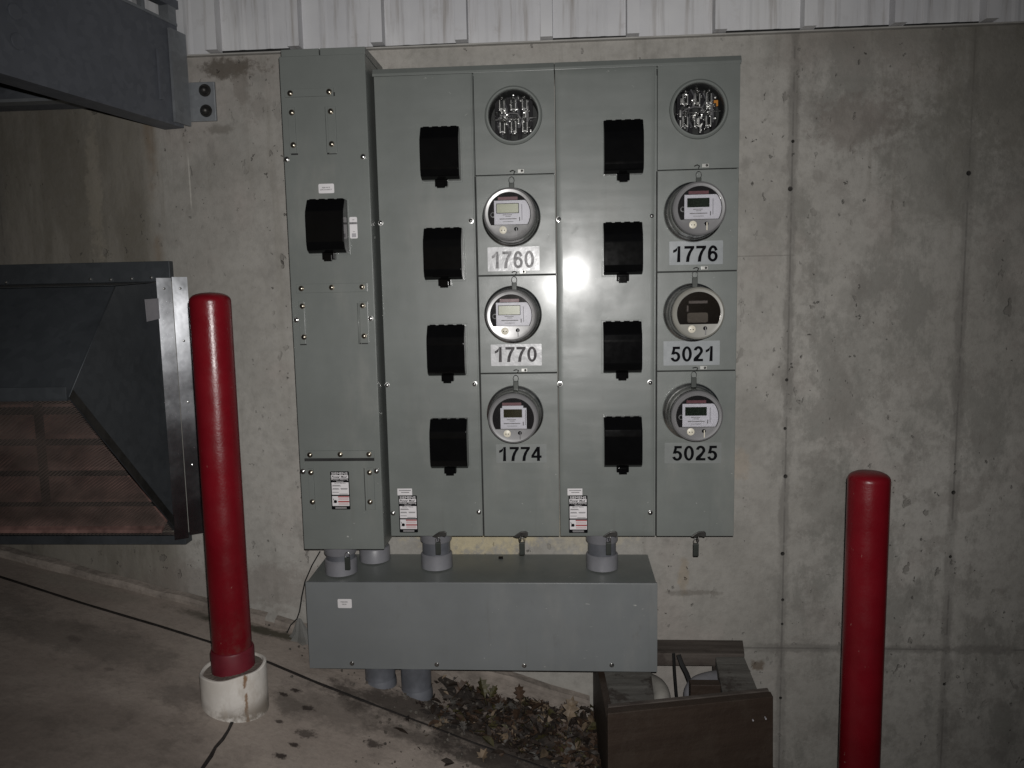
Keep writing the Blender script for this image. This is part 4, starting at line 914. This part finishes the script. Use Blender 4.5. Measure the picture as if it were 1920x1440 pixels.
for px, lab, yy in ((713, 'left grey pipe rising from the soil into the underside of the trough', 2.455), (780, 'right grey pipe rising from the soil into the underside of the trough', 2.452)):
    p = at(px, 1255, yy); T = thing('riser_pipe', lab, 'pipe', (p.x, yy, gz(p.x, yy)-.02), 'grey pipes below the trough')
    g0 = gz(p.x, yy)-.085
    b = B(); b.lathe([(.0515, 0), (.0515, TZ0+.003-g0)], (p.x, yy, g0), ax=(0, 0, 1), n=36); b.obj('pipe', PVCD, T)
    b = B(); b.lathe([(.052, 0), (.0555, .002), (.0555, .070), (.0545, .085), (.052, .095)], (p.x, yy, g0+.005), ax=(0, 0, 1), n=36); b.obj('bell_end', PVCD, T)
# thin wire with wrap
wp_ = [(600, 1034, 2.60), (585, 1060, 2.60), (572, 1090, 2.60), (566, 1118, 2.60), (562, 1145, 2.60), (557, 1160, 2.60), (545, 1172, 2.59), (538, 1187, 2.57)]
b = B(); b.tube([at(*q) for q in wp_], .0024, 6); b.obj('ground_wire', CABLE, label='thin black wire hanging from the service cabinet to the ground', cat='wire')
random.seed(9)
b = B(); p = at(563, 1158, 2.60); rings = []
n = 14
for j in range(7):
    f = j/6; zz = p.z - f*.105; R_ = .006 + .050*f**1.1; ring = []
    for k in range(n):
        a_ = 2*math.pi*k/n; rr = R_*(1+.35*noise.noise(Vector((math.cos(a_)*1.5, math.sin(a_)*1.5, j*.6))))*(1.15 if k % 2 else .8)
        ring.append(Vector((p.x + .012*f + rr*math.cos(a_), min(WALL-.004, 2.592 - .02*f + rr*.6*math.sin(a_)), zz)))
    rings.append(ring)
for a_, c_ in zip(rings, rings[1:]):
    for k in range(n): b.face([a_[k], a_[(k+1) % n], c_[(k+1) % n], c_[k]], True)
b.obj('plastic_wrap', WRAP, label='crumpled clear plastic wrap at the foot of the thin wire', cat='plastic wrap')

# ------------------------------------------------------------------ bollards
def bollard(px, ptop, Y, zb, lab, r, sleeve):
    p = at(px, ptop, Y); X, zt = p.x, p.z
    T = thing('bollard', lab, 'bollard', (X, Y, zb), 'red bollards guarding the cabinets')
    b = B(); b.lathe([(r, 0), (r, zt-zb-.027), (r*.99, zt-zb-.021), (r*.94, zt-zb-.015), (r*.84, zt-zb-.0095), (r*.66, zt-zb-.0045), (r*.4, zt-zb-.0014), (0, zt-zb)], (X, Y, zb), ax=(0, 0, 1), n=64); b.obj('red_sleeve', REDP, T)
    b = B(); b.lathe([(r+.0008, .0), (r+.006, .0005), (r+.006, .060), (r+.004, .066), (r+.0008, .068)], (X, Y, zb), ax=(0, 0, 1), n=56); b.obj('collar', REDC, T)
    return T, X
q = atg(440, 1350)
T, bx = bollard(393, 548, 2.14, .196, 'red bollard standing in a rust-stained white pipe footing, left of the cabinets', .0572, True)
sz1 = .196; g0 = gz(bx+.01, 2.14)-.03
b = B(); cx_, cy_, rb = bx+.004, 2.13, .096; n = 64; rings = []
prof_ = [(rb, None), (rb, 0), (rb-.003, .003), (rb-.008, .003), (rb-.010, 0), (rb-.010, -.03)]
for r_2, dz in prof_:
    ring = []
    for k in range(n):
        a_ = 2*math.pi*k/n; x_, y_ = cx_+r_2*math.cos(a_), cy_+r_2*math.sin(a_)
        zz = g0 if dz is None else (sz1 + .008 + .06*(x_-cx_) + dz + .002*math.sin(5*a_))
        ring.append(b.bm.verts.new((x_, y_, zz)))
    rings.append(ring)
for a_, c_ in zip(rings, rings[1:]):
    for k in range(n): f = b.bm.faces.new((a_[k], a_[(k+1) % n], c_[(k+1) % n], c_[k])); f.smooth = True
bo = b.obj('pipe_footing', WPIPE, T, label='short rust-stained white pipe round the foot'); ofs = Vector((bx+.004, 2.13, g0+.03)) - T.location
for v in bo.data.vertices: v.co -= ofs
bo.location = ofs
b = B(); ring = []; cvt = b.bm.verts.new((cx_, cy_, sz1+.004))
for rr in (.06, .085):
    ring.append([b.bm.verts.new((cx_+rr*math.cos(2*math.pi*k/n), cy_+rr*math.sin(2*math.pi*k/n), sz1+.004+.06*rr*math.cos(2*math.pi*k/n)+.003*noise.noise(Vector((k*.9, rr*60, 0))))) for k in range(n)])
for k in range(n):
    b.bm.faces.new((cvt, ring[0][k], ring[0][(k+1) % n])); b.bm.faces.new((ring[0][k], ring[1][k], ring[1][(k+1) % n], ring[0][(k+1) % n]))
b.obj('mortar_fill', GROUT, bo)
pR = at(1630, 883, 2.2); gR = gz(pR.x, 2.2)
bollard(1630, 883, 2.2, gR-.02, 'red bollard at the right, its top lower than the left one', .0577, False)

# ------------------------------------------------------------------ timber curb box
ZB = .06
K = thing('timber_pit_frame', 'weathered dark timber frame around a pit, right of the trough', 'wooden frame', (.40, 2.4, gz(.4, 2.4)))
back0 = atz(1225, 1192, ZB); R0 = atz(1386, 1188, ZB); R1 = atz(1396, 1226, ZB)
Rf = atz(1437, 1307, ZB); yb0 = WALL-.003
L0x = .075
yr = R1.y
b = B(); b.prism([(L0x, yb0, ZB), (R0.x, yb0, ZB), (R1.x, yr, ZB), (L0x+.005, yr-.004, ZB)], (0, 0, -.045), .003); b.obj('back_board', DKWOOD, K)
FLt = atz(1139, 1338, ZB+.022); FRt = atz(1450, 1306, ZB+.012)
rin0 = atz(1345, 1235, ZB).x; rin1 = atz(1362, 1315, ZB).x; Rf.y = FRt.y+.06; Rf.x -= .008
b = B(); b.prism([(rin0, yr-.006, ZB-.008), (R1.x-.002, yr-.004, ZB-.008), (Rf.x-.004, Rf.y-.0, ZB-.008), (rin1, Rf.y-.02, ZB-.008)], (0, 0, -.04), .003); b.obj('right_board', WEATH, K)
b = B(); b.prism([(rin0-.004, yr+.03, ZB-.05), (rin1-.004, Rf.y-.02, ZB-.05), (rin1-.004, Rf.y-.02, -.50), (rin0-.004, yr+.03, -.50)], (.03, 0, 0), .002); b.obj('inner_liner', DKWOOD, K)
lout0 = atz(1116, 1255, ZB-.02); lin1 = atz(1226, 1330, ZB-.03)
b = B(); b.prism([(lout0.x+.022, yr-.008, ZB-.03), (atz(1222, 1255, ZB-.03).x, yr-.008, ZB-.03), (lin1.x, FLt.y+.04, ZB-.03), (FLt.x+.024, FLt.y+.03, ZB-.03)], (0, 0, -.05), .003); b.obj('left_board', WEATH, K)
b = B(); b.prism([(lout0.x, yb0, ZB-.012), (lout0.x+.020, yb0, ZB-.012), (FLt.x+.022, FLt.y+.03, ZB-.012), (FLt.x-.0, FLt.y+.03, ZB-.012)], (0, 0, -.55), .002); b.obj('side_board', BROWN, K)
# tall front board
fl_, fr_ = FLt.copy(), FRt.copy(); fb = Vector((0, -.035, -.55)); th = Vector((0, .032, 0))
b = B(); t_ = bmesh.new()
b.prism([fl_, fr_, fr_+fb, fl_+fb], th, .003); t_.free(); b.obj('front_board', BROWN, K)
b = B(); b.prism([fl_+Vector((.004, .033, .002)), fr_+Vector((-.004, .033, .002)), fr_+Vector((-.004, .050, .002)), fl_+Vector((.004, .050, .002))], (0, 0, -.03), .002); b.obj('ledger_strip', DKWOOD, K)
for px, py in ((1413, 1353), (1437, 1350), (1268, 1394)):
    x_, f_, z_ = ray(px, py); yq = fl_.y + (fr_.y-fl_.y)*.85; b = B(); q = at(px, py, yq-.012); b.lathe([(.0025, -.01), (.0025, .001), (0, .0015)], (q.x, q.y+.006, q.z), n=8); b.obj('nail_head', TAG, K)
blk = at(1293, 1278, 2.33)
b = B(); b.box(blk.x, blk.x+.095, 2.31, 2.345, -.35, blk.z, .003); b.obj('brown_block', BROWN, None, label='brown timber offcut standing inside the pit frame', cat='timber block')
# things inside the frame
for pts, rr, m, lab in (([(1236, 1420, 2.42), (1238, 1330, 2.43), (1240, 1305, 2.46), (1230, 1286, 2.52), (1205, 1275, 2.58)], .031, PVCL, 'pale dusty pipe elbow inside the timber frame, left'),
                        ([(1300, 1420, 2.40), (1302, 1320, 2.41), (1304, 1296, 2.42), (1318, 1284, 2.45), (1350, 1276, 2.50)], .036, PVC, 'grey pipe elbow inside the timber frame behind the brown block')):
    P = [at(*q) for q in pts]; Q = []
    for i in range(len(P)-1):
        for k in range(5):
            t0 = k/5; p_1 = P[max(i-1, 0)]; p2 = P[i]; p3 = P[i+1]; p4 = P[min(i+2, len(P)-1)]
            Q.append(0.5*((2*p2)+(-p_1+p3)*t0+(2*p_1-5*p2+4*p3-p4)*t0**2+(-p_1+3*p2-3*p3+p4)*t0**3))
    Q.append(P[-1]); b = B(); b.tube(Q, rr, 20); b.obj('pipe_elbow', m, label=lab, cat='pipe elbow', group='pipe elbows in the pit')
for pts, rr, lab in (([(1263, 1225, 2.50), (1265, 1262, 2.50), (1268, 1300, 2.50), (1273, 1345, 2.50)], .0052, 'straight black cable dropping behind the timber frame'),
                     ([(1272, 1228, 2.53), (1278, 1245, 2.52), (1287, 1262, 2.50), (1296, 1285, 2.47)], .0085, 'thicker slanting black cable behind the timber frame')):
    b = B(); b.tube([at(*q) for q in pts], rr, 8); b.obj('cable', CABLE, label=lab, cat='cable')

# ------------------------------------------------------------------ leaves and litter
def leaf(b, c, sz, yaw, pitch, roll, kind):
    M_ = Matrix.Translation(c) @ Matrix.Rotation(yaw, 4, 'Z') @ Matrix.Rotation(pitch, 4, 'X') @ Matrix.Rotation(roll, 4, 'Y')
    if kind == 0: out = [(0, -.5), (.10, -.3), (.28, -.22), (.16, -.08), (.36, .08), (.18, .16), (.26, .34), (.08, .36), (0, .55)]
    else: out = [(0, -.5), (.16, -.28), (.24, 0), (.16, .26), (0, .5)]
    cup = random.uniform(.2, .9)
    mid = [b.bm.verts.new(M_ @ Vector((0, y_*sz, random.uniform(-.03, .03)*sz))) for x_, y_ in out]
    for s_ in (1, -1):
        side_ = [b.bm.verts.new(M_ @ Vector((s_*x_*sz, y_*sz, (x_*cup)*sz))) for x_, y_ in out[1:-1]]
        n_ = len(out)
        f = b.bm.faces.new((mid[0], side_[0], mid[1])); f.material_index = b.mi
        for k in range(1, n_-2):
            f = b.bm.faces.new((mid[k], side_[k-1], side_[k], mid[k+1])); f.material_index = b.mi
        f = b.bm.faces.new((mid[n_-2], side_[n_-3], mid[n_-1])); f.material_index = b.mi
random.seed(17)
b = B(); cnt = 0
for i in range(6000):
    X = random.uniform(-.55, .16); Y = random.uniform(1.78, 2.63)
    dens = min(1, max(0, (X+.50)/.35))*min(1, max(0, (Y-yj(X)+.03 + .20*noise.noise(Vector((X*6, Y*6, 7))))/.12))*min(1, max(.12, .75+1.6*noise.noise(Vector((X*8, Y*8, 2)))))
    if random.random() > dens*.95 + .012: continue
    z = soilz(X, Y) + random.uniform(.0, .018) + (max(0, (Y-2.45))*.16 if X > -.15 else 0)
    b.mi = random.choices(range(5), (5, 8, 1.0, 1.6, .8))[0]
    leaf(b, Vector((X, Y, z)), random.choice((.012, .018, .024, .032, .045, .055)), random.uniform(0, 6.28), random.uniform(-.7, .7), random.uniform(-.7, .7), random.choice((0, 1, 1)))
b.obj('leaf_litter', LEAFM, kind='stuff', label='dark dead leaves and grit piled under the trough', fix=False)
def oneleaf(px, py, sz, mi, lab, pitch, yaw, roll=0, up=.03):
    p = at(px, py, 2.5); g = atg(px, py, up); b = B(); b.mi = 0; leaf(b, g, sz, yaw, pitch, roll, 0)
    b.tube([g+Vector((0, -.0, 0)), g+Matrix.Rotation(yaw, 3, 'Z') @ (Matrix.Rotation(pitch, 3, 'X') @ Vector((0, -sz*.8, 0)))], .0012, 5)
    b.obj('dead_leaf', LEAFM[mi], label=lab, cat='leaf', group='single dead leaves', fix=False)
oneleaf(1070, 1330, .085, 2, 'large pale tan oak leaf beside the timber frame', .9, -.35, .2, .07)
oneleaf(905, 1290, .07, 3, 'olive curled leaf leaning on the wall under the trough', 1.0, .5, .2, .06)
oneleaf(865, 1290, .06, 0, 'brown curled leaf left of the olive leaf under the trough', .8, -1.2, .3, .05)
oneleaf(925, 1297, .05, 3, 'olive leaf fragment right of the olive curled leaf', .9, -.9, .3, .05)
oneleaf(868, 1362, .04, 4, 'grey leaf scrap lying by the slab joint', .4, .3, 0, .02)
oneleaf(975, 1300, .06, 0, 'brown leaf standing against the wall between olive leaf and timber frame', 1.0, .2, -.2, .06)
# gravel and crumbs
random.seed(23)
b = B()
for i in range(640):
    if i < 420: X = random.uniform(-.6, .12); Y = random.uniform(1.8, 2.62)
    else:
        X = random.triangular(-1.15, -.2, -.45); Y = min(2.62, 2.42 - .42*(X+.45) + random.gauss(0, .10))
    s_ = random.choice((.002, .003, .004, .006)); t_ = bmesh.new(); bmesh.ops.create_icosphere(t_, subdivisions=1, radius=s_)
    for v in t_.verts: v.co *= random.uniform(.6, 1.2)
    b.mi = random.choice((0, 1, 1, 1)); b.add(t_, Matrix.Translation((X, Y, max(soilz(X, Y) if X > -.6 else -9, groundz(X, Y))+s_*.3)))
b.obj('gravel', [simple('pale_grit', (.10, .09, .078), .9), simple('dark_grit', (.07, .06, .05), .9)], kind='stuff', label='small stones and crumbs scattered on soil and slab')
